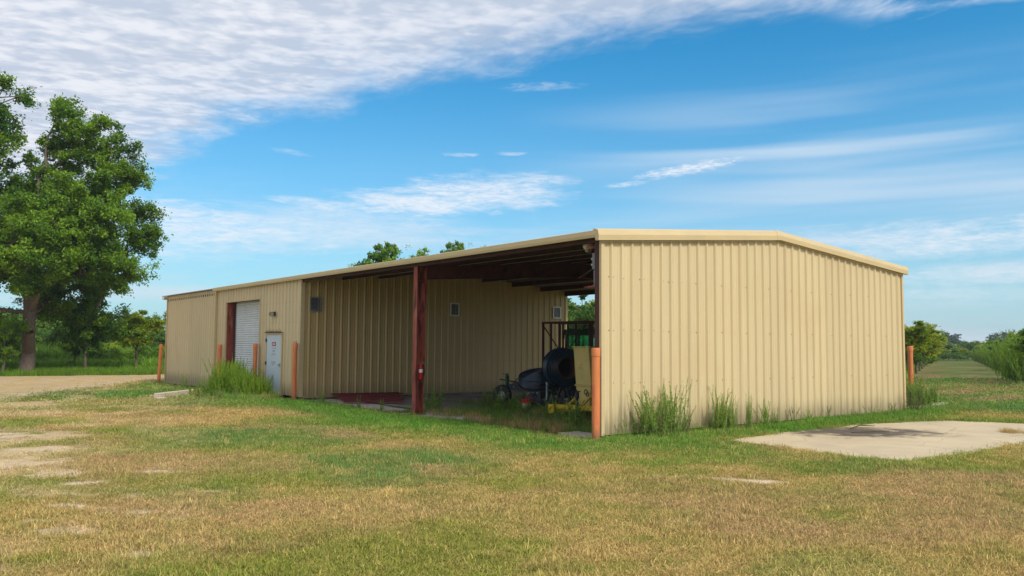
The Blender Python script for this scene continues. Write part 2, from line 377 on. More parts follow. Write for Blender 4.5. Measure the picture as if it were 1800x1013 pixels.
def tag(o, label=None, cat=None, group=None, kind=None):
    if label: o['label'] = label
    if cat: o['category'] = cat
    if group: o['group'] = group
    if kind: o['kind'] = kind
    return o
def empty(name, loc=(0, 0, 0), rz=0, **k):
    o = bpy.data.objects.new(name, None); COL.objects.link(o); o.location = loc; o.rotation_euler = (0, 0, rz)
    return tag(o, **k)
def copy_tree(o, parent=None):
    c = o.copy(); COL.objects.link(c); c.parent = parent
    for ch in list(o.children): copy_tree(ch, c)
    return c
def fast_mesh(name, verts, faces, attr=None):
    me = bpy.data.meshes.new(name); nv, nf, k = len(verts), len(faces), faces.shape[1]
    me.vertices.add(nv); me.vertices.foreach_set('co', np.ascontiguousarray(verts, dtype=np.float32).ravel())
    me.loops.add(nf*k); me.loops.foreach_set('vertex_index', np.ascontiguousarray(faces, dtype=np.int32).ravel())
    me.polygons.add(nf); me.polygons.foreach_set('loop_start', np.arange(0, nf*k, k, dtype=np.int32))
    me.update(calc_edges=True)
    for an, av in (attr or {}).items():
        if av.ndim == 1:
            a = me.attributes.new(an, 'FLOAT', 'POINT'); a.data.foreach_set('value', av.astype(np.float32))
        else:
            a = me.attributes.new(an, 'FLOAT_COLOR', 'POINT')
            a.data.foreach_set('color', np.c_[av, np.ones(len(av))].astype(np.float32).ravel())
    return me

def vnoise(x, y, seed=0):
    xi, yi = np.floor(x).astype(np.int64), np.floor(y).astype(np.int64); xf, yf = x-xi, y-yi
    xf = xf*xf*(3-2*xf); yf = yf*yf*(3-2*yf)
    def h(a, b):
        v = (a*374761393+b*668265263+seed*144665) & 0xffffffff
        v = ((v ^ (v >> 13))*1274126177) & 0xffffffff
        return ((v ^ (v >> 16)) & 0xffff)/65535.0
    return (h(xi, yi)*(1-xf)+h(xi+1, yi)*xf)*(1-yf)+(h(xi, yi+1)*(1-xf)+h(xi+1, yi+1)*xf)*yf
def fbm(x, y, s=1.0, seed=0, o=4):
    v = 0; a = .5; t = 0
    for i in range(o):
        v = v+a*vnoise(x*s, y*s, seed+i*17); t += a; a *= .55; s *= 2.03
    return v/t

# ------------------------------------------------------------ the lie and the colours of the land
DEP = 12.19                    # depth of the building
def gz(x, y):
    x = np.asarray(x, float); y = np.asarray(y, float)
    z = -.10-.12*np.clip((-x-13)/8, 0, 1)
    z = z+.05*(fbm(x, y, .25, 3)-.5)*np.clip(np.hypot(x-2, y)/8, 0.15, 1)+.03*(fbm(x, y, 1.2, 9)-.5)
    inb = (x < .05) & (x > -31.5) & (y > .1) & (y < DEP)
    z = np.where(inb, np.minimum(z, -.14-.08*np.clip((-x-13)/8, 0, 1)), z)
    return z
FD = np.array([-.7932, .6090]); RD = np.array([.6090, .7932])      # along and across the view, on the ground
GREEN = np.array([.115, .215, .030]); BLUEG = np.array([.105, .205, .048]); OLIVE = np.array([.235, .245, .045])
DRY = np.array([.45, .325, .122]); BRN = np.array([.42, .28, .138]); SAND = np.array([.60, .47, .33]); DIRT = np.array([.47, .35, .23]); SOIL = np.array([.11, .085, .06])
PATCH = [('bg', .56, -5.02, 1.85, 2.0), ('bg', -4.33, -5.54, 2.65, 2.0), ('g', -13.1, -1.69, 4.46, 2.2), ('g', -21.34, -3.4, 2.6, 3.0), ('g', -3.9, -.3, 4.8, 1.5),
 ('g', 1.0, -.6, 2.7, 1.5), ('g', 2.2, .8, 1.5, 1.4), ('g', 4.9, .5, 1.1, .9), ('g', .7, 5.0, .45, .6), ('g', .8, 9.0, 4.2, .55), ('g', .55, 7, 6.5, .4), ('bg', -24, -5.2, 3.6, 3.2),
 ('brn', 1.8, -4.64, .70, .58), ('brn', 5.38, -3.14, 1.66, 1.09), ('brn', 7.33, -1.09, 1.47, 1.82), ('brn', -3.86, -3.86, .95, .68), ('brn', 7.24, -4.03, 1.5, .9),
 ('brn', 6.6, .9, 1.6, .9), ('brn', 8.4, 2.2, 2, 1.6), ('dry', -7.2, .9, 2.6, .35), ('brn', -1.2, -8.2, 2.2, 1.6), ('brn', 2.5, -8.6, 1.6, 1.0),
 ('sand', -2.9, -9.9, .7, .7), ('sand', -1.3, -9.7, .55, .45), ('sand', -4.4, -9.5, .9, .8), ('sand', -7.2, -9.6, 1.3, 1.2), ('sand', -.1, -9.4, .35, .25), ('sand', 1.5, -8.3, .25, .16), ('sand', 3.0, -10.2, .35, .2), ('sand', 2.2, -10.3, .3, .2), ('sand', 1.2, -9.2, .22, .18), ('sand', 3.4, -9.6, .2, .14), ('sand', 2.31, -9.36, .42, .22), ('sand', 4.32, -9.93, .16, .17), ('sand', 4.23, -10.88, .30, .16), ('sand', 4.42, -9.53, .17, .08),
 ('sand', 3.97, -8.9, .11, .08), ('sand', 4.1, -9.59, .2, .08), ('sand', 4.16, -2.42, .45, .20), ('sand', 5.0, -1.75, .5, .26), ('sand', .6, -10.01, .8, .22), ('sand', 1.6, -9.9, .5, .12),
 ('sand', 3.1, -9.2, .25, .10), ('sand', -.6, -8.4, .4, .2), ('dirt', -22.0, -3.0, 1.3, .3), ('dirt', -16.6, -1.2, 1.7, .5), ('g', -.88, 18.94, 2.6, 2.8), ('bg', -3.3, 21.5, 2.6, 3.4),
 ('bg', 1, 17, 4, 2), ('bg', -8, 38, 5, 8), ('bg', -14, 55, 4, 14), ('bg', -30, 95, 5, 30), ('brn', -20, 56, 1.1, 9), ('brn', -13.0, 45, .7, 8), ('brn', -24, 67, .8, 25), ('dry', -10.6, 46, 1.6, 9), ('dry', -24, 78, 2.4, 25), ('dirt', -2, 23.8, 5, .35)]
ROADP = [(-15.0, -13.2), (-20.27, -8.29), (-24.95, -6.24), (-28.8, -3.87), (-32.6, -1.6), (-36.3, .9), (-42, 5), (-50, 13)]
def road_edge(x):
    xs = [p[0] for p in ROADP][::-1]; ys = [p[1] for p in ROADP][::-1]
    return np.interp(x, xs, ys)
def lane(x, y):
    """1 inside the mown lane that runs away to the north"""
    return x+5.7+.456*(y-29)
def gcolor(x, y):
    x = np.asarray(x, float); y = np.asarray(y, float)
    wx = x+1.6*(fbm(x, y, .45, 21)-.5)+.5*(fbm(x, y, 2.2, 22)-.5); wy = y+1.6*(fbm(x, y, .45, 31)-.5)+.5*(fbm(x, y, 2.2, 32)-.5)
    n = fbm(x, y, .33, 41, 5); n2 = fbm(x, y, 1.7, 51, 4); n3 = fbm(x, y, 7, 61, 3); n4 = fbm(x, y, 2.9, 66, 3)
    near = np.clip((14-np.hypot(x-CAM.x, y-CAM.y))/8, 0, 1)
    k = np.clip((n-.5)*3.2+.50+(n2-.5)*1.6+(n4-.5)*1.5+(n3-.5)*1.2+near*.18, 0, 1)[..., None]
    c = OLIVE*(1-k)+DRY*k
    g1 = np.clip((fbm(x, y, .6, 71, 4)-.54)*7, 0, 1)[..., None]*(.75-.25*near[..., None])
    c = c*(1-g1*.7)+GREEN*1.15*g1*.7
    b1 = np.clip((fbm(x, y, .5, 91, 4)-.55)*6, 0, 1)[..., None]
    c = c*(1-b1*.6)+BRN*b1*.6
    bare = np.zeros_like(x)
    cols = dict(bg=BLUEG, g=GREEN, dry=DRY, brn=BRN, sand=SAND, dirt=DIRT)
    for kind, px, py, hw, hd in PATCH:
        dx, dy = wx-px, wy-py
        if kind in ('sand',): dx, dy = x+.25*(wx-x)-px, y+.25*(wy-y)-py
        a = (dx*RD[0]+dy*RD[1])/hw; b = (dx*FD[0]+dy*FD[1])/hd
        d = a*a+b*b
        w = np.clip(1.35-d, 0, 1) if kind != 'sand' else np.clip((1.15-d)*1.7+(n3-.5)*4.2+(n4-.5)*3.0, 0, 1)*(d < 3.0)
        w = w*{'bg': .95, 'g': .92, 'brn': .7, 'dry': .6, 'sand': .95, 'dirt': .85}[kind]*np.clip(.88+(n2-.5)*1.8+(n3-.5)*.9, 0, 1)
        c = c*(1-w[..., None])+cols[kind]*w[..., None]
        if kind in ('sand', 'dirt'): bare = np.maximum(bare, w)
    band = np.exp(-(np.clip(np.abs(wy+1.1)-.55, 0, 9)/.55)**2)*((x < .6) & (x > -15)); bg_ = np.exp(-(np.clip(np.abs(wx-.6)-.35, 0, 9)/.4)**2)*((y > -1.6) & (y < 13))
    bl = np.exp(-(np.clip(np.abs(wy+2.6+.25*(x+22)*(x < -22))-.8, 0, 9)/.8)**2)*((x <= -15) & (x > -31))
    w = np.clip(np.maximum(np.maximum(band, bg_), bl*.8)*(.95+(n3-.5)*.6+(n2-.5)*.8), 0, .92)
    c = c*(1-w[..., None])+GREEN*np.array([.85, 1.05, .9])*w[..., None]
    # sandy thin turf to the south west
    s = np.clip((-x*.35-y*1.0-7.6)/3.0, 0, 1)*np.clip((fbm(x, y, .9, 81, 4)-.42)*5, 0, 1)*.85
    c = c*(1-s[..., None])+(SAND*.45+DRY*.55)*s[..., None]; bare = np.maximum(bare, s*.6)
    # dirt road beyond the lawn, west
    e = road_edge(wx*.25+x*.75); w = np.clip((e-y)*.9+.2*(n3-.5), 0, 1)*(x < -12)
    far = np.clip((-x-20)/10, 0, 1)
    w2 = w*np.clip(.35+far*.65, 0, 1)
    rc = DIRT*1.0+(DRY-DIRT)*np.clip((n2-.36)*3, 0, 1)[..., None]
    c = c*(1-w2[..., None])+rc*w2[..., None]; bare = np.maximum(bare, w2*.8)
    rim = np.exp(-((e-y-.7)/.7)**2)*(x < -12)*np.clip((n2-.35)*4, 0, 1)*.8
    c = c*(1-rim[..., None])+SAND*rim[..., None]
    # beyond the lane: rough pasture
    out = (y > 30) & ((lane(x, y) < -9-0*y) | (lane(x, y) > 9+.03*y))
    c = np.where(out[..., None], GREEN*.8, c)
    L = np.abs(lane(x, y)); inl = np.clip((4.0-L)*1.5, 0, 1)*(y > 19)
    lc = GREEN*1.0+(BRN*.75-GREEN)*np.clip((fbm(x, y*.6, .7, 88, 4)-.47)*7+.3*np.exp(-(L/.5)**2)+.8*np.exp(-((lane(x, y)+2.5)/.6)**2), 0, .95)[..., None]
    c = c*(1-inl[..., None]*.8)+lc*inl[..., None]*.8
    west = (x < -50+3*(n-.5)); c = np.where(west[..., None], GREEN*.7+DRY*.12, c)
    # soil floor under the roof
    inb = ((x < -.1) & (x > -31.5) & (y > -.1) & (y < DEP+.3)).astype(float)
    g = np.clip((fbm(x, y, .8, 77, 3)-.45)*5+(y < 4)*.4*(x > -8), 0, 1)
    fl = SOIL*1.6*(1-g[..., None])+GREEN*.75*g[..., None]
    c = c*(1-inb[..., None])+fl*inb[..., None]
    c = c*(1-.40*np.clip((np.hypot(x-CAM.x, y-CAM.y)-45)/25, 0, 1)*(y > 15))[..., None]
    return np.clip(c, .005, .9), np.clip(bare, 0, 1)

def axis(lo, hi, step, far):
    a = list(np.arange(lo, hi+1e-6, step)); s = step; p = lo
    L = []
    while p > -far: s *= 1.08; p -= s; L.append(p)
    Rr = []; s = step; p = hi
    while p < far: s *= 1.08; p += s; Rr.append(p)
    return np.array(L[::-1]+a+Rr)
def build_ground():
    xs = axis(-46, 13, .22, 2600); ys = axis(-14, 28, .22, 2600)
    X, Y = np.meshgrid(xs, ys, indexing='ij'); x, y = X.ravel(), Y.ravel(); z = gz(x, y)
    c, b_ = gcolor(x, y); nx, ny = X.shape
    # thatch, soil and painted-in shadow between the blades
    c = c*(.72+.28*np.maximum(b_, np.clip((np.hypot(x-CAM.x, y-CAM.y)-25)/25, 0, 1)))[:, None]
    i, j = np.meshgrid(np.arange(nx-1), np.arange(ny-1), indexing='ij'); a = (i*ny+j).ravel()
    f = np.c_[a, a+ny, a+ny+1, a+1]
    me = fast_mesh('ground', np.c_[x, y, z], f, {'gcol': c}); me.shade_smooth()
    tag(link('ground', me, 'ground'), kind='structure', label='flat patchy lawn of green and straw coloured turf')
build_ground()

def slab(name, pts, z0, z1, mat, jitter=.0, **k):
    """a flat slab with a ragged outline"""
    P = []
    for i, p in enumerate(pts):
        q = pts[(i+1) % len(pts)]; n = max(1, int(math.dist(p, q)/.35))
        for s in range(n):
            a = s/n; P.append((p[0]+(q[0]-p[0])*a+random.uniform(-jitter, jitter), p[1]+(q[1]-p[1])*a+random.uniform(-jitter, jitter)))
    b = MB(); b.prism([(x, y) for x, y in P], (0, 0, z0), (1, 0, 0), (0, 1, 0), (0, 0, z1-z0))
    return tag(b.build(name, mat), **k)

# concrete pad at the right, with a burnt patch
def pad_mat():
    m = material('pad_concrete', (.50, .415, .275), .9, var=.10, scale=.8, bump=.2, bscale=28, stain=[((.42, .33, .24), .55, .45, .65, (1, 1, 1), .55), ((.30, .26, .22), 2.2, .60, .75, (1, 1, 1), .35)])
    t = NT(m.node_tree); b = t.n['Principled BSDF']; src = b.inputs['Base Color'].links[0].from_socket
    pos = t.node('ShaderNodeNewGeometry').outputs['Position']; sep = t.node('ShaderNodeSeparateXYZ'); t.l.new(pos, sep.inputs[0])
    dx = t.m('SUBTRACT', sep.outputs[0], 2.05); dy = t.m('SUBTRACT', sep.outputs[1], 5.9)
    a = t.m('ADD', t.m('MULTIPLY', dx, .609), t.m('MULTIPLY', dy, .793)); e = t.m('SUBTRACT', t.m('MULTIPLY', dy, .609), t.m('MULTIPLY', dx, .793))
    d = t.m('ADD', t.m('POWER', t.m('ABSOLUTE', t.m('DIVIDE', a, 1.9)), 2), t.m('POWER', t.m('ABSOLUTE', t.m('DIVIDE', e, 1.2)), 2))
    n = t.noise(pos, 1.6, 6, .7, .6)
    d = t.m('ADD', d, t.m('MULTIPLY', t.m('SUBTRACT', n, .5), 5.0))
    vo = t.node('ShaderNodeTexVoronoi', feature='DISTANCE_TO_EDGE'); vo.inputs['Scale'].default_value = .38
    wp = t.node('ShaderNodeVectorMath', operation='MULTIPLY_ADD'); nn = t.node('ShaderNodeTexNoise'); t.l.new(pos, nn.inputs['Vector']); nn.inputs['Scale'].default_value = 2.2
    t.l.new(nn.outputs['Color'], wp.inputs[0]); wp.inputs[1].default_value = (.5, .5, 0); t.l.new(pos, wp.inputs[2]); t.l.new(wp.outputs[0], vo.inputs['Vector'])
    src = t.mix(t.mapr(vo.outputs['Distance'], .008, .002, 0, .35), src, (.16, .13, .09))
    c = t.mix(t.m('MULTIPLY', t.mapr(d, 1.5, .1), .92), src, (.06, .05, .042)); t.put(b.inputs['Base Color'], c)
    return m
M['pad'] = pad_mat()
PAD = [(1.62, 2.2), (2.6, 2.05), (3.79, 1.83), (4.6, 1.8), (5.3, 2.05), (5.35, 4.3), (5.25, 7.0), (5.1, 11.6), (3.47, 11.6), (1.84, 10.75), (1.25, 8.5), (1.2, 5.3)]
slab('concrete_pad', PAD, -.35, -.078, 'pad', .09, label='pale concrete pad with a dark burnt patch', kind='structure')

# footing strip between the posts, darker floor behind it
slab('concrete_strip', [(-14.9, -.55), (-9.2, -.42), (-9.1, .95), (-14.9, 1.5)], -.35, -.105, 'concrete', .05, label='cracked concrete strip along the open side', kind='structure')
slab('concrete_strip', [(-8.15, -.32), (-6.9, -.3), (-6.2, .55), (-5.2, .75), (-5.3, 1.15), (-7.9, 1.1)], -.35, -.085, 'concrete', .05, label='concrete footing strip at the rusty post', kind='structure')
slab('concrete_strip', [(-1.25, -.02), (-.16, -.02), (-.16, .45), (-1.2, .5)], -.35, -.04, 'concrete', .03, label='short concrete footing beside the near corner', kind='structure')
slab('floor_slab', [(-14.97, 1.6), (-8.6, 1.6), (-9.2, 6), (-10.5, 12.1), (-14.97, 12.1)], -.35, -.115, 'concrete_d', .06, label='dark earth-stained concrete floor under the roof', kind='structure')

# ------------------------------------------------------------ the building
def zr(y): return 4.2+.5*min(y, DEP-y)/(DEP/2)
PROF = [(-.052, 0), (-.020, .041), (.020, .041), (.052, 0), (.085, 0), (.095, .005), (.110, .005), (.120, 0), (.185, 0), (.195, .005), (.210, .005), (.220, 0)]
PIT = .30475
def prof_pts(s0, s1):
    """profile break points between s0 and s1; ribs at whole multiples of the pitch"""
    out = []
    k0 = int(math.floor(s0/PIT))-1; k1 = int(math.ceil(s1/PIT))+1
    al = [(k*PIT+a, h) for k in range(k0, k1+1) for a, h in PROF]
    def hh(s):
        for (a, h), (b, g) in zip(al, al[1:]):
            if a <= s <= b: return h+(g-h)*(s-a)/(b-a) if b > a else h
        return 0
    out.append((s0, hh(s0))); out += [(a, h) for a, h in al if s0+1e-4 < a < s1-1e-4]; out.append((s1, hh(s1)))
    return out
def wall_sheets(parent, P0, u, n, length, zb, zt, mat, holes=(), hmul=1.0):
    """holes: (s0, s1, z0, z1)"""
    P0, u, n = Vector(P0), Vector(u), Vector(n); s = 0.0; i = 0; W3 = PIT*3
    while s < length-.01:
        e = min(s+W3, length); ee = min(e+.045, length)
        cuts = sorted({s, ee}|{h for H in holes for h in H[:2] if s < h < ee}); b = MB()
        for a, c in zip(cuts, cuts[1:]):
            mid = (a+c)/2; spans = [(None, None)]
            for H in holes:
                if H[0] <= mid <= H[1]: spans = [(None, H[2]), (H[3], None)]
            pp = prof_pts(a, c)
            for lo, hi in spans:
                if lo is None and hi is not None and hi <= zb(mid)+.01: continue
                vs = []
                for q, h in pp:
                    p = P0+u*q+n*(h*hmul+.003*(i % 2)); l = zb(q) if lo is None else lo; t_ = zt(q) if hi is None else hi
                    vs += [(p.x, p.y, l), (p.x, p.y, t_)]
                # break at the ridge of the gable is handled by a dense profile
                b.add(vs, [(2*k, 2*k+2, 2*k+3, 2*k+1) for k in range(len(pp)-1)])
        b.build('wall_panel', mat, parent); s = e; i += 1
def screws(parent, P0, u, n, length, rows, mat, holes=()):
    b = MB(); P0, u, n = Vector(P0), Vector(u), Vector(n)
    for z in rows:
        k = 0
        while k*PIT < length:
            for off in (.06,) if k % 3 else (-.06+.12, .06+.18):
                s_ = k*PIT+off
                if s_ > length or any(h[0] < s_ < h[1] and h[2] < z < h[3] for h in holes): continue
                if random.random() < .12: continue
                p = P0+u*s_+n*.003; p.z = z+random.uniform(-.012, .012)
                b.lathe([(0.011, .0), (.011, .006), (.002, .008)], p, n, 6)
            k += 1
    tag(b.build('screw', mat, parent), kind='stuff')

bld = empty('metal_building', (0, 0, 0), label='long low beige ribbed metal building, half of it an open shed bay', cat='building')
LX, PX, DX = -31.44, -14.98, -23.65        # far end, partition, end of the main roof
# gable end wall
gab = MB()
for z in (1.0, 2.1, 3.2): gab.box(-.16, -.02, .25, DEP-.25, z, z+.06)
gab.box(-.12, -.01, .05, DEP-.05, -.03, .03)
gable = gab.build('gable_wall', 'darksteel', bld)
wall_sheets(gable, (.0, 0, 0), (0, 1, 0), (1, 0, 0), DEP, lambda s: 0.0, lambda s: zr(s)-.06, 'siding')
screws(gable, (0, 0, 0), (0, 1, 0), (1, 0, 0), DEP, (1.05, 2.15, 3.25), 'darksteel')
for y0 in (-.012, DEP-.075):
    MB().box(-.02, .046, y0, y0+.087, -.01, zr(0)-.06).build('corner_trim', 'trim', gable)
# small loose holes low on the wall
# door wall, faces south
dw = MB(); dw.box(DX+.2, -18.1-.05, .02, .12, 3.6, 3.75); dw.box(-16.4, PX-.1, .02, .12, 2.3, 2.42)
doorwall = dw.build('door_wall', 'darksteel', bld)
RU = (-22.55, -18.79, 3.52); DR = (-18.06, -16.55, 2.2)
holes = [(RU[0]-DX, RU[1]-DX, 0, RU[2]), (DR[0]-DX, DR[1]-DX, 0, DR[2])]
L1 = PX-DX
wall_sheets(doorwall, (DX, 0, 0), (1, 0, 0), (0, -1, 0), L1, lambda s: 0.0, lambda s: 4.13, 'siding_old', [(a, b, 0.0, d) for a, b, c, d in holes])
screws(doorwall, (DX, 0, 0), (1, 0, 0), (0, -1, 0), L1, (1.05, 2.6, 3.3), 'darksteel', holes)
MB().box(PX-.10, PX+.046, -.046, .1, -.01, 4.10).build('corner_trim', 'trim', doorwall)
# lean extension at the far end
ext = MB(); ext.box(LX+.1, DX-.1, .02, .1, 3.9, 4.0)
extension = ext.build('extension_wall', 'darksteel', bld)
wall_sheets(extension, (LX, .03, 0), (1, 0, 0), (0, -1, 0), DX-LX-.03, lambda s: -.17+.085*s/(DX-LX), lambda s: 4.155, 'siding_old')
MB().box(LX-.046, LX+.06, -.02, .06, -.17, 4.05).build('corner_trim', 'trim', extension)
bk = MB(); bk.box(LX+.1, PX-.1, DEP-.12, DEP-.02, 2.0, 2.1)
back = bk.build('back_wall', 'darksteel', bld)
wall_sheets(back, (PX, DEP, 0), (-1, 0, 0), (0, 1, 0), PX-LX, lambda s: -.1, lambda s: 4.13, 'siding_old')
en = MB(); en.box(LX+.05, LX+.15, .2, DEP-.2, 2.0, 2.1)
endw = en.build('end_wall', 'darksteel', bld)
wall_sheets(endw, (LX, DEP, 0), (0, -1, 0), (-1, 0, 0), DEP, lambda s: -.17, lambda s: zr(DEP-s)-.1, 'siding_old')
# partition facing into the open bay
pt = MB(); pt.box(PX-.15, PX-.02, .15, DEP-.15, 1.9, 2.0)
part = pt.build('partition_wall', 'darksteel', bld)
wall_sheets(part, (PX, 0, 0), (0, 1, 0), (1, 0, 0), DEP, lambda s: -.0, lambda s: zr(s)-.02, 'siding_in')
screws(part, (PX, 0, 0), (0, 1, 0), (1, 0, 0), DEP, (1.2, 2.3, 3.6), 'darksteel')
MB().box(PX-.06, PX+.048, DEP-.07, DEP+.046, -.01, 4.1).build('corner_trim', 'trim', part)
MB().box(PX-.16, PX-.02, 0.1, DEP, -.3, -.02).build('footing', 'concrete_d', part)
MB().box(PX+.036, PX+.06, .1, DEP-.1, -.045, .035).build('base_trim', 'siding_in', part)
for (y0, y1, z0, z1) in ((.28, .72, 2.96, 3.47), (6.13, 6.55, 2.95, 3.47), (11.40, 11.84, 2.99, 3.5)):
    v = MB(); x0, x1 = PX+.036, PX+.075; t_ = .045
    v.box(x0, x1, y0, y0+t_, z0, z1); v.box(x0, x1, y1-t_, y1, z0, z1); v.box(x0, x1, y0+t_, y1-t_, z0, z0+t_); v.box(x0, x1, y0+t_, y1-t_, z1-t_, z1)
    vent = v.build('wall_vent', 'steelg' if y0 < 1 else 'white', part)
    MB().box(x0-.004, x0+.004, y0+t_, y1-t_, z0+t_, z1-t_).build('vent_backing', 'blackm', vent)
    n_ = 9
    for k in range(n_):
        z = z0+t_+(z1-z0-2*t_)*(k+.5)/n_
        MB().hexa([(x0+.008, y0+t_, z+.012), (x0+.03, y0+t_, z-.016), (x0+.03, y1-t_, z-.016), (x0+.008, y1-t_, z+.012), (x0+.008, y0+t_, z+.016), (x0+.03, y0+t_, z-.012), (x0+.03, y1-t_, z-.012), (x0+.008, y1-t_, z+.016)]).build('vent_slat', 'steelg', vent)

# roll-up door
ru = MB(); yr = .30
n_ = 40; zs = np.linspace(0, RU[2]+.05, n_*4+1)
vs = []
for i, z in enumerate(zs):
    ph = (i % 4)/4; d = .022*math.sin(ph*2*math.pi); vs += [(RU[0]+.22, yr+d, z), (RU[1]-.03, yr+d, z)]
ru.add(vs, [(2*i, 2*i+1, 2*i+3, 2*i+2) for i in range(len(zs)-1)])
rud = ru.build('roller_door', 'galv', bld, smooth=True); tag(rud, label='white slatted roller door standing back in its opening')
MB().box(RU[0]+.03, RU[0]+.26, yr-.0, yr+.10, 0, RU[2]).build('guide_rail', 'gap_shade', rud)  # near-black strip paints the shade in the gap beside the curtain
MB().box(RU[1]-.06, RU[1]+.03, yr-.05, yr+.06, 0, RU[2]).build('guide_rail', 'darkred', rud)
MB().box(RU[0]-.02, RU[0]+.03, .0, yr+.12, -.05, RU[2]).build('door_jamb', 'rust', rud)
MB().box(RU[1]-.02, RU[1]+.03, .0, yr-.06, -.05, RU[2]).build('door_jamb', 'rust', rud)
MB().box(RU[0]+.03, RU[1]-.02, -.0, yr+.12, RU[2]-.0, RU[2]+.06).build('door_head', 'darkred', rud)
h_ = MB(); h_.box(RU[0]-.045, RU[0], -.050, .0, 0, RU[2]+.04); h_.box(RU[1], RU[1]+.045, -.050, .0, 0, RU[2]+.04); h_.box(RU[0], RU[1], -.050, -.001, RU[2], RU[2]+.045)
h_.build('door_trim', 'trim', rud)
MB().box(RU[0]+.27, RU[1]-.05, yr-.04, yr+.03, -.05, .08).build('bottom_bar', 'steelg', rud)
# walk door
dd = MB(); dd.box(DR[0]+.05, DR[1]-.05, -.028, .015, .05, DR[2]-.05)
door = dd.build('steel_door', 'doorw', bld, bevel=.004); tag(door, label='pale blue-white steel door with a small red notice')
fr = MB(); fr.box(DR[0]-.03, DR[0]+.045, -.052, .03, .0, DR[2]+.02); fr.box(DR[1]-.045, DR[1]+.03, -.052, .03, .0, DR[2]+.02); fr.box(DR[0]+.045, DR[1]-.045, -.052, .03, DR[2]-.045, DR[2]+.02)
fr.build('door_frame', 'trim', door)
MB().box(DR[0]-.04, DR[1]+.04, -.075, .0, -.03, .045).build('door_sill', 'trim', door)
MB().box(DR[0]-.05, DR[1]+.05, -.10, -.035, DR[2]+.02, DR[2]+.045).build('drip_cap', 'darkred', door)
ms = MB()
for k in range(70):
    x = random.uniform(DR[0]-.02, DR[1]+.02); r = random.uniform(.012, .035)
    ms.lathe([(r, 0), (r*.8, r*.7), (.002, r*1.2)], (x, random.uniform(-.09, -.05), DR[2]+.045), (0, 0, 1), 6)
for k in range(60):
    x = random.uniform(DR[0]-.02, DR[1]+.02); r = random.uniform(.008, .02)
    ms.lathe([(r, 0), (r*.8, r*.4), (.002, r*.6)], (x, -.004, DR[2]+.05+abs(random.gauss(0, .06))), (0, -1, 0), 6)
tag(ms.build('moss', 'moss', door), kind='stuff')
for z in (.25, 1.1, 1.95): MB().box(DR[0]+.0, DR[0]+.06, -.066, -.028, z-.06, z+.06).build('hinge', 'blackm', door)
hn = MB(); hn.box(DR[1]-.17, DR[1]-.12, -.04, -.028, .98, 1.12); hn.bar((DR[1]-.15, -.07, 1.06), (DR[1]-.30, -.07, 1.06), .025); hn.bar((DR[1]-.145, -.03, 1.06), (DR[1]-.145, -.08, 1.06), .025)
hn.build('handle', 'steelg', door)
sx = (DR[0]+DR[1])/2
MB().box(sx-.18, sx+.18, -.033, -.029, 1.74, 1.88).build('notice', 'signred', door)
MB().box(sx-.11, sx+.11, -.0365, -.034, 1.79, 1.83).build('notice_band', 'white', door)
pr_ = MB()
for z, hw in ((1.66, .20), (1.57, .12), (1.53, .10), (1.44, .20), (1.16, .22), (1.11, .20), (1.05, .10)):
    x = sx-hw
    while x < sx+hw-.02:
        w = random.uniform(.015, .05); pr_.box(x, min(x+w, sx+hw), -.032, -.029, z-.012, z+.012); x += w+random.uniform(.01, .025)
tag(pr_.build('small_print', 'print', door), kind='stuff')

# roof
rf = MB()
def zed(b, x0, x1, y, z):      # Z purlin, top at z
    b.box(x0, x1, y-.004, y+.004, z-.20, z); b.box(x0, x1, y-.065, y-.004, z-.204, z-.196); b.box(x0, x1, y+.004, y+.065, z-.008, z-.0)
ridge = MB()
for sgn in (0, 1):
    pass
ridge.prism([(-.3, -.02), (0, .03), (.3, -.02), (.3, -.01), (0, .045), (-.3, -.01)], (-.1, DEP/2, 4.668), (0, 1, 0), (0, 0, 1), (LX-.2-.1, 0, 0))
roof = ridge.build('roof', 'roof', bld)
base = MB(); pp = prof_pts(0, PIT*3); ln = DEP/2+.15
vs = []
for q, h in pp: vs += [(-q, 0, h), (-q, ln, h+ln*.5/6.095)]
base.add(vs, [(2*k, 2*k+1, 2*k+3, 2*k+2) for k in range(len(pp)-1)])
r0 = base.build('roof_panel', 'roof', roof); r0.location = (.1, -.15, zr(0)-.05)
i = 0; x = .1
while x > LX-.1:
    for side in (0, 1):
        if i == 0 and side == 0: continue
        c = r0.copy(); COL.objects.link(c); c.parent = roof
        dz = 0 if x > DX-.2 else .0
        if side == 0: c.location = (x, -.15, zr(0)-.05+dz)
        else: c.location = (x-PIT*3, DEP+.15, zr(0)-.05+dz); c.rotation_euler = (0, 0, math.pi)
    x -= PIT*3; i += 1
# trim
TP = [(.038, -.205), (.125, -.205), (.135, -.095), (.105, .015), (.02, .045), (-.04, .045)]
for side in (0, 1):
    y0, y1 = (-.17, DEP/2-.16) if side == 0 else (DEP/2+.10, DEP+.17); b = MB()
    vs = [(px, y0, zr(y0)+pz) for px, pz in TP]+[(px, y1, zr(y1)+pz) for px, pz in TP]; n_ = len(TP)
    b.add(vs, [tuple(range(n_)), tuple(range(2*n_-1, n_-1, -1))]+[(k, n_+k, n_+(k+1) % n_, (k+1) % n_) for k in range(n_)])
    b.build('rake_trim', 'trim', roof)
    b = MB(); b.hexa([(.036, y0+.17*(side == 0), zr(y0)-.232), (.052, y0+.17*(side == 0), zr(y0)-.232), (.052, y1-.17*(side == 1), zr(y1)-.232), (.036, y1-.17*(side == 1), zr(y1)-.232),
        (.036, y0+.17*(side == 0), zr(y0)-.206), (.052, y0+.17*(side == 0), zr(y0)-.206), (.052, y1-.17*(side == 1), zr(y1)-.206), (.036, y1-.17*(side == 1), zr(y1)-.206)])
    b.build('closure_strip', 'trim', roof)
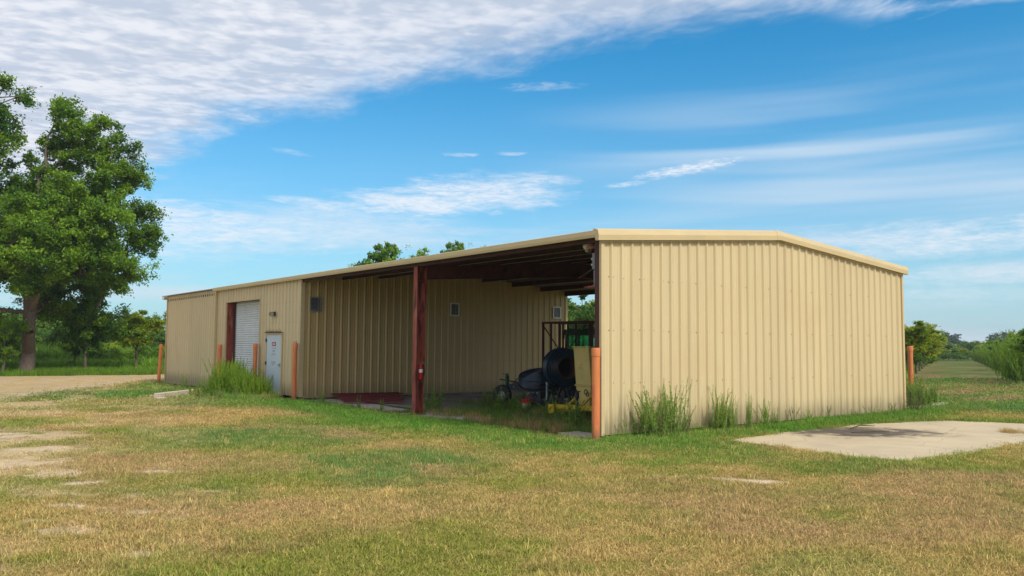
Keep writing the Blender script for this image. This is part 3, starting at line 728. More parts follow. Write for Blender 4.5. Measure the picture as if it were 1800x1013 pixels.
b = MB(); ys_ = [DEP/2-.17, DEP/2-.04, DEP/2+.03, DEP/2+.12]; zz = [zr(DEP/2-.17)+.004, zr(DEP/2)-.001, zr(DEP/2)-.003, zr(DEP/2+.12)+.002]; TQ = [(a+.005 if a > 0.03 else a, c) for a, c in TP]; n_ = len(TP)
vs = [(px, y, z+pz) for y, z in zip(ys_, zz) for px, pz in TQ]
b.add(vs, [tuple(range(n_)), tuple(range(4*n_-1, 3*n_-1, -1))]+[(j*n_+k, (j+1)*n_+k, (j+1)*n_+(k+1) % n_, j*n_+(k+1) % n_) for j in range(3) for k in range(n_)])
b.build('peak_cap', 'trim', roof)
ET = [(-.165, -.145), (-.178, -.09), (-.172, .0), (-.15, .012), (-.04, .012), (-.04, -.02), (-.12, -.03), (-.12, -.145)]
for (xa, xb) in ((.03, -8.9), (-8.905, -17.9), (-17.905, DX-.35)):
    MB().prism(ET, (xa, 0, zr(0)-.005), (0, 1, 0), (0, 0, 1), (xb-xa, 0, 0)).build('eave_trim', 'trim', roof)
MB().prism([(DEP-a, c) for a, c in ET], (.03, 0, zr(0)-.005), (0, 1, 0), (0, 0, 1), (LX-.03, 0, 0)).build('eave_trim', 'trim', roof)
b = MB(); b.box(LX-.16, LX-.04, -.2, DEP+.2, 3.99, 4.13); b.build('end_trim', 'trim', roof)
# downspout between main part and extension
b = MB(); b.box(DX-.16, DX+.0, -.15, -.04, .1, 4.05); ds = b.build('downspout', 'trim', bld, bevel=.012)
b = MB(); b.box(DX-.18, DX+.02, -.16, -.03, 1.95, 2.0); b.build('strap', 'trim', ds)

# steel frame
fr = empty('steel_frame'); fr.parent = bld
FXs = -7.41
def column(y, s):
    b = MB(); x = FXs; w = .10
    y0 = y; t_ = .014
    b.hexa([(x-w, y0, -.08), (x+w, y0, -.08), (x+w, y0+s*t_, -.08), (x-w, y0+s*t_, -.08), (x-w, y0, 3.98), (x+w, y0, 3.98), (x+w, y0+s*t_, 3.98), (x-w, y0+s*t_, 3.98)])
    b.hexa([(x-.006, y0+s*t_, -.08), (x+.006, y0+s*t_, -.08), (x+.006, y0+s*.225, -.08), (x-.006, y0+s*.225, -.08), (x-.006, y0+s*t_, 3.98), (x+.006, y0+s*t_, 3.98), (x+.006, y0+s*.30, 3.98), (x-.006, y0+s*.30, 3.98)])
    b.hexa([(x-w, y0+s*.225, -.08), (x+w, y0+s*.225, -.08), (x+w, y0+s*.240, -.08), (x-w, y0+s*.240, -.08), (x-w, y0+s*.30, 3.98), (x+w, y0+s*.30, 3.98), (x+w, y0+s*.315, 3.98), (x-w, y0+s*.315, 3.98)])
    for z in (3.56, 3.60): b.box(x+.006, x+w-.004, min(y0+s*t_, y0+s*.28), max(y0+s*t_, y0+s*.28), z-.008, z)
    b.box(x-w-.04, x+w+.04, min(y0-s*.04, y0+s*.3), max(y0-s*.04, y0+s*.3), -.084, -.066)
    return b.build('column', 'rust', fr)
column(.03, 1); column(DEP-.03, -1)
for s in (0, 1):
    def Y(v): return v if s == 0 else DEP-v
    b = MB(); x = FXs; ya, yb = .20, DEP/2
    ta, tb = zr(ya)-.22, zr(yb)-.22; ba, bb_ = 3.64, 4.03
    for (xa, xb, qa, qb, ra, rb) in ((x-.005, x+.005, ba, ta, bb_, tb), (x-.08, x+.08, ba-.012, ba, bb_-.012, bb_), (x-.08, x+.08, ta, ta+.012, tb, tb+.012)):
        b.hexa([(xa, Y(ya), qa), (xb, Y(ya), qa), (xb, Y(yb), ra), (xa, Y(yb), ra), (xa, Y(ya), qb), (xb, Y(ya), qb), (xb, Y(yb), rb), (xa, Y(yb), rb)])
    b.build('rafter', 'rafter', fr)
    for yy in (1.5, 3.0, 4.5, 5.8):
        t_ = zr(Y(yy)); bt = ba+(bb_-ba)*(yy-ya)/(yb-ya)
        MB().bar((x, Y(yy), bt+.02), (x+.75, Y(yy), t_-.2), .035).build('flange_brace', 'darksteel', fr)
for yy in (1.5, 3.0, 4.5, 5.8, 6.4, 7.7, 9.2, 10.7):
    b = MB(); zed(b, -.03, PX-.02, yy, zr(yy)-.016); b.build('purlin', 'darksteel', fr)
    z = zr(yy)-.016; MB().box(-.03, PX-.02, yy-.066, yy-.002, z-.209, z-.205).build('purlin_lit_strip', 'lit_lip', fr)  # added pale strip paints ground light caught by the purlin's bottom flange
for yy in (.0, DEP-.1):
    b = MB(); b.box(-.03, PX-.0, yy+.008, yy+.092, 3.975, 4.17); b.build('eave_strut', 'darksteel', fr)
b = MB(); b.box(-.19, -.03, .02, .24, -.05, 3.98); b.build('corner_post', 'darksteel', fr)
b = MB(); b.box(-.19, -.03, DEP-.24, DEP-.02, -.05, 3.98); b.build('corner_post', 'darksteel', fr)
for s in (0, 1):
    def Y(v): return v if s == 0 else DEP-v
    b = MB(); b.hexa([(-.19, Y(.1), 3.75), (-.05, Y(.1), 3.75), (-.05, Y(6.08), 4.25), (-.19, Y(6.08), 4.25), (-.19, Y(.1), 3.98), (-.05, Y(.1), 3.98), (-.05, Y(6.08), 4.48), (-.19, Y(6.08), 4.48)]); b.build('end_rafter', 'darksteel', fr)
MB().tube([(-.15, .3, 3.62), (-7.3, 6.0, 3.98), (-7.35, 6.1, 4.0)], .012, 6).build('brace_rod', 'steelg', fr)
# electrical bits at the near end of the open bay
b = MB(); b.box(-.29, -.19, .04, .11, 3.42, 3.76); eb = b.build('junction_box', 'conduit', bld)
for z in (3.52, 3.64): MB().box(-.33, -.29, .05, .10, z-.015, z+.015).build('conduit_clip', 'white', eb)
b = MB(); b.tube([(-.26, .08, 3.40), (-.26, .08, 3.1), (-.34, .08, 3.06)], .015, 6); b.build('conduit', 'steelg', eb)
b = MB(); b.box(-.48, -.19, .05, .11, 3.86, 3.91); b.build('bracket', 'rust', eb)
b = MB(); b.box(-.55, -.19, .05, .11, 3.04, 3.08); b.build('bracket', 'rust', eb)

# dome camera, floodlight
dc = MB(); c = (-.75, .35, 4.0)
dc.lathe([(.0, .02), (.11, .02), (.115, -.05), (.085, -.09), (.0, -.09)], c, (0, 0, 1), 20)
dcm = tag(dc.build('dome_camera', 'white', smooth=True), label='white dome security camera under the eave by the near corner', cat='security camera')
dc = MB(); dc.lathe([(.075, -.09), (.07, -.13), (.045, -.165), (.0, -.175)], c, (0, 0, 1), 20); dc.build('dome', 'steelg', dcm, smooth=True)
dc = MB(); dc.box(c[0]-.02, c[0]+.02, c[1]-.03, c[1]+.03, 4.02, 4.15); dc.build('bracket', 'white', dcm)
fl = empty('floodlight', (-17.3, -.05, 2.92), label='small twin floodlight fixed above the pale door', cat='floodlight')
MB().box(-.09, .09, -.03, .02, -.08, .08).build('back_plate', 'blackm', fl)
for s in (-1, 1):
    b = MB(); b.lathe([(.03, 0), (.06, .1), (.085, .16), (.0, .15)], (s*.07, -.04, .02), (s*-.9 if s < 0 else .5, -.7, -.25), 12); b.build('lamp_head', 'steelg' if s > 0 else 'blackm', fl, smooth=True)
b = MB(); b.lathe([(.0, 0), (.035, .01), (.04, .05), (.0, .07)], (0.02, -.04, -.08), (0, -.5, -1), 10); b.build('sensor', 'white', fl)

# bollards
def bollard(x, y, h, zb, label, lean=(0, 0), r=.088):
    e = empty('bollard', (x, y, zb), label=label, cat='bollard', group='orange bollards round the building')
    e.rotation_euler = (lean[0], lean[1], random.uniform(0, 3))
    MB().lathe([(0, 0), (r*.94, 0), (r*.94, h-.15), (0, h-.15)], n=24).build('sleeve', 'orange', e, smooth=True)
    MB().lathe([(r*.95, h-.17), (r*1.04, h-.168), (r*1.04, h-.012), (r*.98, h), (0, h+.004)], n=24).build('cap', 'orange', e, smooth=True)
    return e
bollard(.03, -.155, 1.93, -.15, 'orange bollard against the near corner of the gable wall')
b = bollard(-14.98, -.20, 2.05, -.2, 'orange bollard in front of the corner between pale door and open bay')
for a in (-.05, .045): MB().tube([(a, 0, 2.05), (a*1.1, .01, 2.10), (a*1.6, .0, 2.13 if a > 0 else 2.08)], [.02, .012, .004], 5).build('twig', 'bark2', b)
bollard(-18.7, -.20, 2.04, -.22, 'orange bollard standing in the tall green weeds before the roller door')
bollard(-22.75, -.20, 2.0, -.22, 'orange bollard below the downspout, left of the roller door')
bollard(-31.35, -.32, 2.0, -.24, 'leaning red-orange bollard at the far left end of the building', lean=(.0, .035))
bollard(-1.95, 16.4, 1.99, -.1, 'orange bollard behind the right-hand end of the gable wall')

# fire extinguisher
fe = empty('fire_extinguisher', (FXs+.10, .185, .87), label='red fire extinguisher hung on the rusty post', cat='fire extinguisher')
MB().lathe([(0, 0), (.05, 0), (.055, .02), (.055, .30), (.04, .36), (.018, .39), (.018, .41), (0, .41)], n=16).build('cylinder', 'red', fe, smooth=True)
MB().lathe([(.0565, .19), (.0565, .28)], n=16).build('instruction_label', 'white', fe, smooth=True)
b = MB(); b.box(-.02, .02, -.02, .02, .40, .44); b.bar((0, 0, .44), (0, .09, .475), .02, .012); b.bar((0, 0, .42), (0, .09, .43), .018, .01); b.build('valve', 'steelg', fe)
MB().tube([(0, .02, .42), (0.02, .08, .38), (.04, .085, .25), (.05, .075, .12)], .010, 6).build('hose', 'black', fe, smooth=True)

# red sheet-iron stack at the foot of the partition
st = empty('steel_purlin_stack', (-13.6, 1.0, -.10), R(0), label='stack of dark red steel channels leaning at the foot of the partition wall', cat='steel stack')
st.location = (0, 0, -.10)
for k in range(5):
    f = k/4; a = Vector((-14.7+2.1*f, 1.1-.6*f, .17-.10*f)); b_ = Vector((-14.45+2.7*f, 3.7-1.5*f, .15-.09*f)); d = (b_-a).normalized(); n = Vector((d.y, -d.x, -.04)).normalized()
    b = MB(); b.bar(a, b_, .36, .012); b.bar(a+n*.18, b_+n*.18, .014, .04); b.bar(a-n*.18, b_-n*.18, .014, .04); b.build('steel_channel', 'darkred', st)

# ------------------------------------------------------------ machinery in the open bay
# the tractor
tr = empty('tractor', (-9.45, 8.7, -.12), R(-8), label='green farm tractor with a tinted glass cab parked under the roof', cat='tractor')
MB().box(-1.05, .95, -.85, .85, 2.62, 2.86).build('cab_roof', 'green', tr, bevel=.05)
for a, c in ((-.95, -.78), (-.95, .78), (.0, -.80), (.0, .80), (.85, -.78), (.85, .78)):
    MB().bar((a, c, 1.35), (a*.93, c*.93, 2.64), .07).build('cab_post', 'blackm', tr)
def glass_mat():
    m = bpy.data.materials.new('green_glass'); m.use_nodes = True; t = NT(m.node_tree); t.n.remove(t.n['Principled BSDF'])
    a = t.node('ShaderNodeBsdfTransparent'); a.inputs[0].default_value = (.50, .92, .74, 1); g = t.node('ShaderNodeBsdfGlossy'); g.inputs['Roughness'].default_value = .05
    ms = t.node('ShaderNodeMixShader'); ms.inputs[0].default_value = .10; t.l.new(a.outputs[0], ms.inputs[1]); t.l.new(g.outputs[0], ms.inputs[2]); t.l.new(ms.outputs[0], t.n['Material Output'].inputs[0]); return m
M['glass'] = glass_mat()
for (x0, x1, y0, y1) in ((-.92, -.04, -.79, -.78), (.04, .82, -.79, -.78), (-.92, -.04, .78, .79), (.04, .82, .78, .79), (-.95, -.94, -.74, .74), (.84, .85, -.74, .74)):
    MB().box(x0, x1, y0, y1, 1.4, 2.6).build('window', 'glass', tr)
MB().box(-.95, .9, -.8, .8, .85, 1.38).build('cab_base', 'blackm', tr, bevel=.03)
MB().box(-.2, .2, -.22, .22, 1.3, 1.85).build('seat', 'black', tr, bevel=.06)
MB().box(.95, 2.6, -.38, .38, 1.0, 1.68).build('bonnet', 'green', tr, bevel=.08)
MB().box(.7, 2.7, -.2, .2, .6, 1.0).build('chassis', 'blackm', tr)
def wheel(parent, x, y, r, w):
    b = MB(); b.lathe([(r*.55, -w/2), (r*.93, -w/2), (r, -w*.36), (r, w*.36), (r*.93, w/2), (r*.55, w/2), (r*.55, -w/2)], (x, y, r), (0, 1, 0), 32)
    for k in range(22):
        a = 2*math.pi*k/22; d = Vector((math.cos(a), 0, math.sin(a))); p = Vector((x, y, r))+d*(r+.012); s = 1 if k % 2 else -1
        b.bar(p+Vector((0, 0, 0)), p+Vector((0, s*w/2, 0))-d*.03+d.cross(Vector((0, s, 0)))*.08, .045, .04, d)
    t_ = b.build('tyre', 'black', parent, smooth=True)
    b = MB(); b.lathe([(0, -w*.1), (r*.3, -w*.1), (r*.5, -w*.4), (r*.56, -w*.42), (r*.56, w*.42), (r*.5, w*.4), (r*.3, w*.1), (0, w*.1)], (x, y, r), (0, 1, 0), 24); b.build('rim', 'yellow2', t_, smooth=True)
for s in (-1, 1):
    wheel(tr, -.55, s*1.0, .82, .45); wheel(tr, 2.2, s*.85, .55, .32)
    b = MB(); b.lathe([(.9, -.25), (.9, .25)], (-.55, s*.98, .84), (0, 1, 0), 24)
    b.v = [v for v in b.v]; fb = [f for f in b.f if all(b.v[i][2] > .95 for i in f)]; b.f = fb; b.build('mudguard', 'green', tr, smooth=True)
for (x, y, z) in ((-1.1, -.75, 2.55), (-1.1, .75, 2.55), (1.0, -.7, 2.58)):
    b = MB(); b.lathe([(0, .06), (.07, .05), (.075, -.02), (.03, -.07), (0, -.07)], (x, y, z), (1 if x > 0 else -1, -.6, -.1), 14); b.build('work_light', 'steelg', tr, smooth=True)
MB().lathe([(0, 0), (.05, 0), (.05, .1), (.0, .12)], (.6, -.5, 2.86), n=12).build('beacon', 'red', tr, smooth=True)
MB().tube([(1.6, -.2, 1.68), (1.6, -.2, 2.4)], .04, 8).build('exhaust', 'blackm', tr)

tr.scale = (.9, .9, .885)
# steel rack standing in front of the tractor
rk = empty('steel_rack', (-9.67, 6.5, -.12), R(0), label='tall open rack of dark steel bars in front of the tractor', cat='rack')
L_ = 3.5; D_ = .9; H_ = 2.72
for yy in (0, D_):
    MB().bar((0-.06, yy, H_), (L_, yy, H_), .06, .07).build('top_rail', 'darksteel', rk)
    MB().bar((0, yy, 1.25), (L_, yy, 1.25), .05).build('middle_rail', 'darksteel', rk)
    MB().bar((0, yy, .2), (L_, yy, .2), .06).build('bottom_rail', 'darksteel', rk)
for xx in (.0, L_): MB().bar((xx, 0, H_-.0), (xx, D_, H_-.0), .05).build('end_rail', 'darksteel', rk)
for xx in (0, .42, .86, 1.28, 1.68, 2.35, 2.78, 3.2):
    MB().bar((xx, 0, 0 if xx in (0, 1.68, 3.2) else 1.25), (xx, 0, H_-.03), .075 if xx in (0, .86, 2.35) else .055, .05).build('upright', 'darksteel', rk)
for xx in (0, 1.5, 3.2): MB().bar((xx, D_, 0), (xx, D_, H_-.03), .05).build('upright', 'darksteel', rk)
MB().bar((.05, -.035, H_-.1), (1.5, -.035, 1.2), .028).build('cross_brace', 'darksteel', rk)
MB().bar((2.2, -.06, H_-.1), (.78, -.06, 1.2), .028).build('cross_brace', 'darksteel', rk)

# the hose-laying implement with its gauge wheel
im = empty('implement', (-9.2, 4.6, -.12), R(6), label='low black towed implement with a small gauge wheel carrying the hose coils', cat='farm implement')
MB().bar((.15, 0, .60), (1.75, 0, .60), .16, .20).build('toolbar', 'blackm', im)
MB().bar((.15, .5, .62), (3.4, .5, .62), .14, .14).build('toolbar', 'blackm', im)
MB().bar((1.7, -.25, .42), (1.7, 1.2, .42), .12, .22).build('cross_beam', 'blackm', im)
MB().bar((2.7, -.25, .5), (2.7, 1.2, .5), .12, .22).build('cross_beam', 'blackm', im)
MB().bar((1.2, .1, .30), (3.3, .1, .30), .10, .24).build('skid', 'steelg', im)
pst = MB(); pst.bar((.05, -.05, .35), (.05, -.05, .98), .09); pst.lathe([(0, 0), (.03, 0), (.03, .06), (0, .06)], (.05, -.05, .98), n=8); pst.bar((.05, -.05, 1.0), (-.10, -.09, 1.02), .03); pst.build('crank_post', 'green', im)
MB().bar((-.35, .02, .83), (.6, .02, .75), .04).build('crank_rod', 'blackm', im)
b = MB(); b.lathe([(.14, -.08), (.28, -.085), (.33, -.05), (.34, 0), (.33, .05), (.28, .085), (.14, .08), (.14, -.08)], (-.05, -.16, .34), (.25, -1, 0), 28); gw = b.build('tyre', 'black', im, smooth=True)
b = MB(); b.lathe([(.0, .04), (.05, .05), (.06, .02), (.13, .02), (.155, .075), (.165, .075), (.165, -.075), (0, -.07)], (-.05, -.16, .34), (.25, -1, 0), 24); b.build('rim', 'rim', gw, smooth=True)
MB().bar((.0, -.05, .34), (.05, -.05, .5), .07).build('wheel_fork', 'green', im)
for k, xx in enumerate((1.25, 1.6, 2.0, 2.4, 2.9)):
    b = MB(); b.lathe([(0, .03), (.12, .02), (.20, -.03), (.205, -.03), (.12, .0), (0, .01)], (xx, -.1+.1*(k % 2), .26), (.5, -1, .1), 20); b.build('disc', 'blackm', im, smooth=True)
    MB().bar((xx, 0, .26), (xx, .05, .62), .05, .03).build('disc_arm', 'blackm', im)
MB().bar((1.95, -.16, .28), (1.95, -.16, .82), .05).build('stand', 'steelg', im)
MB().lathe([(0, 0), (.035, 0), (.035, .12), (0, .12)], (1.95, -.16, .40), n=10).build('grease_cap', 'rim', im)

for k, (a, b_, dz) in enumerate((((.3, -.05, .72), (1.5, -.1, .66), .28), ((.6, .45, .7), (2.4, .1, .62), .42), ((1.0, -.1, .7), (1.35, .1, .3), -.12), ((2.0, -.2, .7), (3.2, -.1, .75), -.3))):
    pts = [Vector(a).lerp(Vector(b_), i/8)+Vector((0, 0, dz*math.sin(math.pi*i/8))) for i in range(9)]
    MB().tube(pts, .014, 6).build('hydraulic_hose', 'black', im, smooth=True)
MB().box(.75, 1.15, -.16, .02, .70, .86).build('toolbox', 'blackm', im, bevel=.01)
for xx in (.4, .7, 1.2, 1.55):
    MB().lathe([(0, 0), (.02, 0), (.02, .015), (0, .018)], (xx, -.085, .62), (0, -1, 0), 6).build('bolt', 'steelg', im)
def coil(name, c, axis, r0, r1, width, lay, label, parts):
    e = empty(name, c, label=label, cat='hose coil'); ax = Vector(axis).normalized(); b = MB(); t_ = .019
    nr = int((r1-r0)/(2*t_)); nw = int(width/(2*t_))
    for i in range(nr+1):
        r = r0+i*2*t_; h = width/2+lay*(1-(i/nr))       # face rings
        b.torus(ax*h, ax, r, t_*1.05, 44, 6)
    for j in range(nw): b.torus(ax*(-width/2+j*2*t_), ax, r1+random.uniform(-.01, .01), t_*1.05, 44, 6)
    b.build('winding', 'hose', e, smooth=True)
    b = MB(); b.lathe([(r0-.025, -width/2), (r0-.025, width/2+lay+.01), (r0-.04, width/2+lay+.01), (r0-.04, -width/2)], (0, 0, 0), ax, 36, closed=True); b.build('core_tube', 'brownt', e, smooth=True)
    b = MB(); b.lathe([(0, -width/2-.02), (r1+.05, -width/2-.02), (r1+.05, -width/2-.035), (0, -width/2-.035)], (0, 0, 0), ax, 40); b.build('flange', 'black', e, smooth=True)
    if parts:
        b = MB(); b.lathe([(r1*.98, width/2-.005), (r1+.02, width/2+.01), (r1+.02, width/2-.03)], (0, 0, 0), ax, 44); b.build('outer_band', 'black', e, smooth=True)
    return e
coil('hose_coil', (-6.62, 4.75, 1.16), (.93, -.36, .02), .345, .56, .34, .27, 'big upright coil of black hose with a hollow brown core', True)
c2 = coil('hose_coil', (-7.95, 4.9, .80), (.15, -.25, .95), .12, .62, .24, .10, 'lower black hose coil lying tilted left of the big upright one', False)
MB().box(-.65, .65, -.5, .5, -.20, -.155).build('cradle', 'blackm', c2)
cr = MB(); cr.bar((-6.7, 5.2, -.1), (-6.7, 5.2, 1.1), .08); cr.bar((-6.15, 4.75, -.1), (-6.5, 4.75, .65), .06); cr.bar((-7.0, 4.75, -.1), (-6.7, 4.75, .65), .06)
tag(cr.build('coil_stand', 'blackm'), label='black steel stand holding up the big hose coil', cat='stand')
fg = empty('safety_flag', (-7.35, 5.6, 1.62), label='small red marker sticking up behind the big hose coil', cat='marker')
MB().lathe([(.06, 0), (.035, .12), (.0, .16)], n=10).build('marker_cone', 'red', fg)
MB().tube([(0, 0, -1.7), (0, 0, 0)], .012, 6).build('staff', 'blackm', fg)

# yellow hopper machine
hp = empty('hopper_machine', (-3.93, 3.3, -.12), R(0), label='tall mustard yellow hopper machine on a yellow drawbar beside the near post', cat='farm machine')
b = MB(); b.hexa([(-.50, 0, .90), (.10, 0, .90), (.14, .7, .90), (-.46, .7, .90), (-.58, -.02, 1.90), (.02, -.02, 1.90), (.06, .75, 1.90), (-.54, .75, 1.90)]); b.build('hopper', 'yellow', hp, bevel=.012)
MB().box(-.60, .09, -.05, .78, 1.90, 1.925).build('lid', 'yellow', hp)
b = MB(); b.hexa([(-.42, .05, .30), (.0, .05, .30), (.05, .6, .30), (-.38, .6, .30), (-.50, -.002, .87), (.10, -.002, .87), (.14, .7, .87), (-.46, .7, .87)]); b.build('hopper_base', 'yellow', hp, bevel=.01)
MB().box(-.52, .13, -.03, .72, .872, .898).build('flange', 'yellow', hp)
MB().bar((-1.0, -.35, .30), (1.2, -.1, .34), .10, .12).build('drawbar', 'yellow2', hp)
MB().bar((-1.0, -.35, .22), (1.2, .6, .30), .10, .10).build('drawbar', 'yellow2', hp)
MB().bar((-.1, -.12, .36), (.45, 0, .86), .07, .03).build('gusset', 'yellow2', hp)
MB().bar((-.55, -.25, .34), (-.42, 0, .62), .07, .04).build('gusset', 'yellow2', hp)
MB().box(-1.08, -.86, -.48, -.22, .12, .36).build('hitch_plate', 'yellow2', hp)
MB().box(.30, 1.2, .0, .6, .45, .72).build('gearbox', 'blackm', hp)
b = MB(); b.lathe([(0, 0), (.035, 0), (.035, .42), (.055, .44), (.055, .62), (0, .64)], (.02, -.42, .14), n=14); b.bar((-.04, -.42, .72), (.18, -.46, .76), .03); jk = b.build('jack', 'blackm', hp, smooth=False)
b = MB(); b.lathe([(0, -.02), (.03, -.02), (.025, .12), (0, .12)], (.02, -.42, .04), n=10); b.build('jack_foot', 'darkred', jk)
b = MB(); b.torus((-.05, -.05, .72), (0, 1, 0), .06, .012, 16, 5); b.torus((.02, -.05, .66), (0, 1, 0), .05, .012, 16, 5); b.build('chain_wheel', 'blackm', hp)
b = MB(); b.lathe([(0, 0), (.012, 0), (.012, .006), (0, .008)], (-.26, -.012, 1.45), (0, -1, 0), 8); b.build('bolt', 'blackm', hp)

# pail and tin
pl = empty('bucket', (-7.3, 3.9, -.11), label='white pail with a red rim in the weeds under the roof', cat='bucket')
MB().lathe([(0, 0), (.125, 0), (.145, .21), (.135, .21), (.115, .02), (0, .02)], n=24).build('pail', 'bucketw', pl, smooth=True)
MB().lathe([(.148, .205), (.155, .205), (.162, .34), (.150, .34), (.146, .21)], n=24).build('rim_band', 'red', pl, smooth=True)
b = MB(); b.torus((0, 0, .30), (0, .2, 1), .17, .005, 24, 5); b.build('handle', 'steelg', pl)
cn = MB(); cn.lathe([(0, 0), (.05, 0), (.052, .01), (.05, .11), (0, .115)], (-4.9, 3.0, -.09), (.2, .1, 1), 16)
tag(cn.build('tin_can', 'bucketw', smooth=True), label='small pale tin lying in the weeds near the yellow drawbar', cat='tin can')

# kerb by the roller door, broken slab by the right corner
kb = MB(); kb.bar((-20.1, -3.35, -.16), (-23.3, -.35, -.16), .22, .26); kb.bar((-20.1, -3.35, -.30), (-19.2, -1.6, -.30), .2, .24)
tag(kb.build('concrete_kerb', 'concrete', bevel=.015), label='low concrete kerb running out from the roller door into the grass', cat='kerb')
bs = MB(); bs.prism([(-.55, 12.75), (-.2, 12.5), (-.6, 14.2), (-.75, 15.6), (-1.1, 17.2), (-1.35, 17.3), (-1.2, 15.6), (-.9, 14.0)], (0, 0, -.16), (1, 0, 0), (0, 1, 0), (0, 0, .14))
tag(bs.build('concrete_strip', 'concrete'), label='broken pale concrete strip off the right corner of the gable wall', kind='structure')
stk = MB(); stk.tube([(2.2, 5.6, -.06), (2.45, 6.1, -.045), (2.6, 6.5, -.05)], [.012, .015, .006], 6)
tag(stk.build('stick', 'bark2'), label='dark charred stick lying on the concrete pad', cat='stick')
stk = MB(); stk.tube([(1.7, 6.4, -.06), (1.65, 6.9, -.02), (1.75, 7.4, -.05)], [.012, .018, .006], 6)
tag(stk.build('stick', 'bark2'), label='bent black stick on the burnt patch nearest the wall', cat='stick')

# ------------------------------------------------------------ vegetation
def leaves_mesh(name, P, size, tone, droop=.0, aspect=.5):
    """diamond leaves at points P"""
    n = len(P); d = rng.normal(size=(n, 3)); d[:, 2] = d[:, 2]*.7-droop; d /= np.linalg.norm(d, axis=1)[:, None]
    q = rng.normal(size=(n, 3)); q[:, 2] += .9*np.sign(q[:, 2]); w = np.cross(d, q); w /= np.linalg.norm(w, axis=1)[:, None]+1e-9
    s = (size*rng.uniform(.6, 1.3, n))[:, None]
    v = np.stack([P-d*s*.5, P+w*s*aspect*.5, P+d*s*.5, P-w*s*aspect*.5], 1).reshape(-1, 3)
    return fast_mesh(name, v, np.arange(4*n).reshape(-1, 4), {'tone': np.repeat(tone, 4)})
def make_tree(seed, lobes, n_cl, n_lf, lsize, rc, trunk_r, trunk_h, lean=(0, 0), top=.8, tubes=5, shell=.5):
    """lobes: (x,y,z,rx,ry,rz). returns trunk mesh data, crown mesh"""
    global rng
    old = rng; rng = np.random.default_rng(seed)
    vol = np.array([l[3]*l[4]*l[5] for l in lobes])**.8; vol /= vol.sum(); C = []
    while len(C) < n_cl:
        l = lobes[rng.choice(len(lobes), p=vol)]; d = rng.normal(size=3); d /= np.linalg.norm(d); r = rng.uniform(shell**3, 1)**(1/3)
        p = np.array(l[:3])+d*r*np.array(l[3:])
        if p[2] > .3*rc: C.append(p)
    C = np.array(C); H = max(C[:, 2]); nodes = [np.array([0, 0, -.15])]; par = [-1]; k = 8; hz = H*top
    wob = rng.normal(size=(k+1, 2))*H*.012
    for i in range(1, k+1):
        f = i/k; nodes.append(np.array([lean[0]*f*hz+wob[i, 0], lean[1]*f*hz+wob[i, 1], hz*f])); par.append(i-1)
    order = np.argsort(np.hypot(C[:, 0]-lean[0]*C[:, 2], C[:, 1]-lean[1]*C[:, 2])+.1*C[:, 2]); tips = []
    for ci in order:
        c = C[ci]; N = np.array(nodes); dd = np.linalg.norm(N-c, axis=1)+np.maximum(0, (N[:, 2]-c[2]+.15*dd_(N, c)))*1.6
        dd[N[:, 2] < trunk_h*.8] += 50
        j = int(np.argmin(dd)); a = nodes[j]; m_ = max(1, int(np.linalg.norm(c-a)/(rc*1.1))); last = j
        for s in range(1, m_+1):
            f = s/m_; p = a+(c-a)*f; p[2] += -math.sin(f*math.pi)*.10*np.linalg.norm(c-a)*(1 if c[2] > a[2] else -.8); p[:2] += rng.normal(size=2)*.05*rc*(s < m_)
            nodes.append(p); par.append(last); last = len(nodes)-1
        tips.append(last)
    cnt = np.zeros(len(nodes))
    for t_ in tips:
        j = t_
        while j >= 0: cnt[j] += 1; j = par[j]
    rad = trunk_r*(np.maximum(cnt, .5)/n_cl)**.47; rad[0] = trunk_r*1.35
    V = []; F = []
    for i in range(1, len(nodes)):
        a, b = nodes[par[i]], nodes[i]; d = b-a; L = np.linalg.norm(d)
        if L < 1e-6 or rad[i] < lsize*.02: continue
        d /= L; x = np.cross(d, [0, 0, 1.0] if abs(d[2]) < .9 else [1.0, 0, 0]); x /= np.linalg.norm(x); y = np.cross(d, x); o = len(V)
        ra = min(rad[par[i]], rad[i]*1.5) if par[i] > k else rad[par[i]] if i <= k else rad[i]*1.2
        nn = 10 if i <= k else tubes
        for q, r in ((a, ra), (b+d*rad[i]*.3, rad[i])):
            for kk in range(nn):
                an = 2*math.pi*kk/nn; V.append(q+(x*math.cos(an)+y*math.sin(an))*r)
        F += [(o+kk, o+(kk+1) % nn, o+nn+(kk+1) % nn, o+nn+kk) for kk in range(nn)]
    tm = fast_mesh('trunk', np.array(V), np.array(F)); tm.shade_smooth()
    lf = (n_lf*rng.uniform(.6, 1.4, n_cl)).astype(int); P = []; T = []
    for c, m_ in zip(C, lf):
        rr = rc*rng.uniform(.6, 1.25); sub = rng.normal(size=(5, 3))*rr*.42*np.array([1, 1, .7])
        k_ = rng.integers(0, 5, m_); pts = c+sub[k_]+rng.normal(size=(m_, 3))*rr*.24*np.array([1, 1, .75])
        P.append(pts); T.append(np.clip(rng.normal(.45+rng.normal()*.25, .18, m_), 0, 1))
    P = np.concatenate(P); T = np.concatenate(T)
    keep = P[:, 2] > .25
    cm = leaves_mesh('crown', P[keep], lsize, T[keep], .25, .52)
    rng = old
    return tm, cm
def dd_(N, c): return np.linalg.norm(N-c, axis=1)
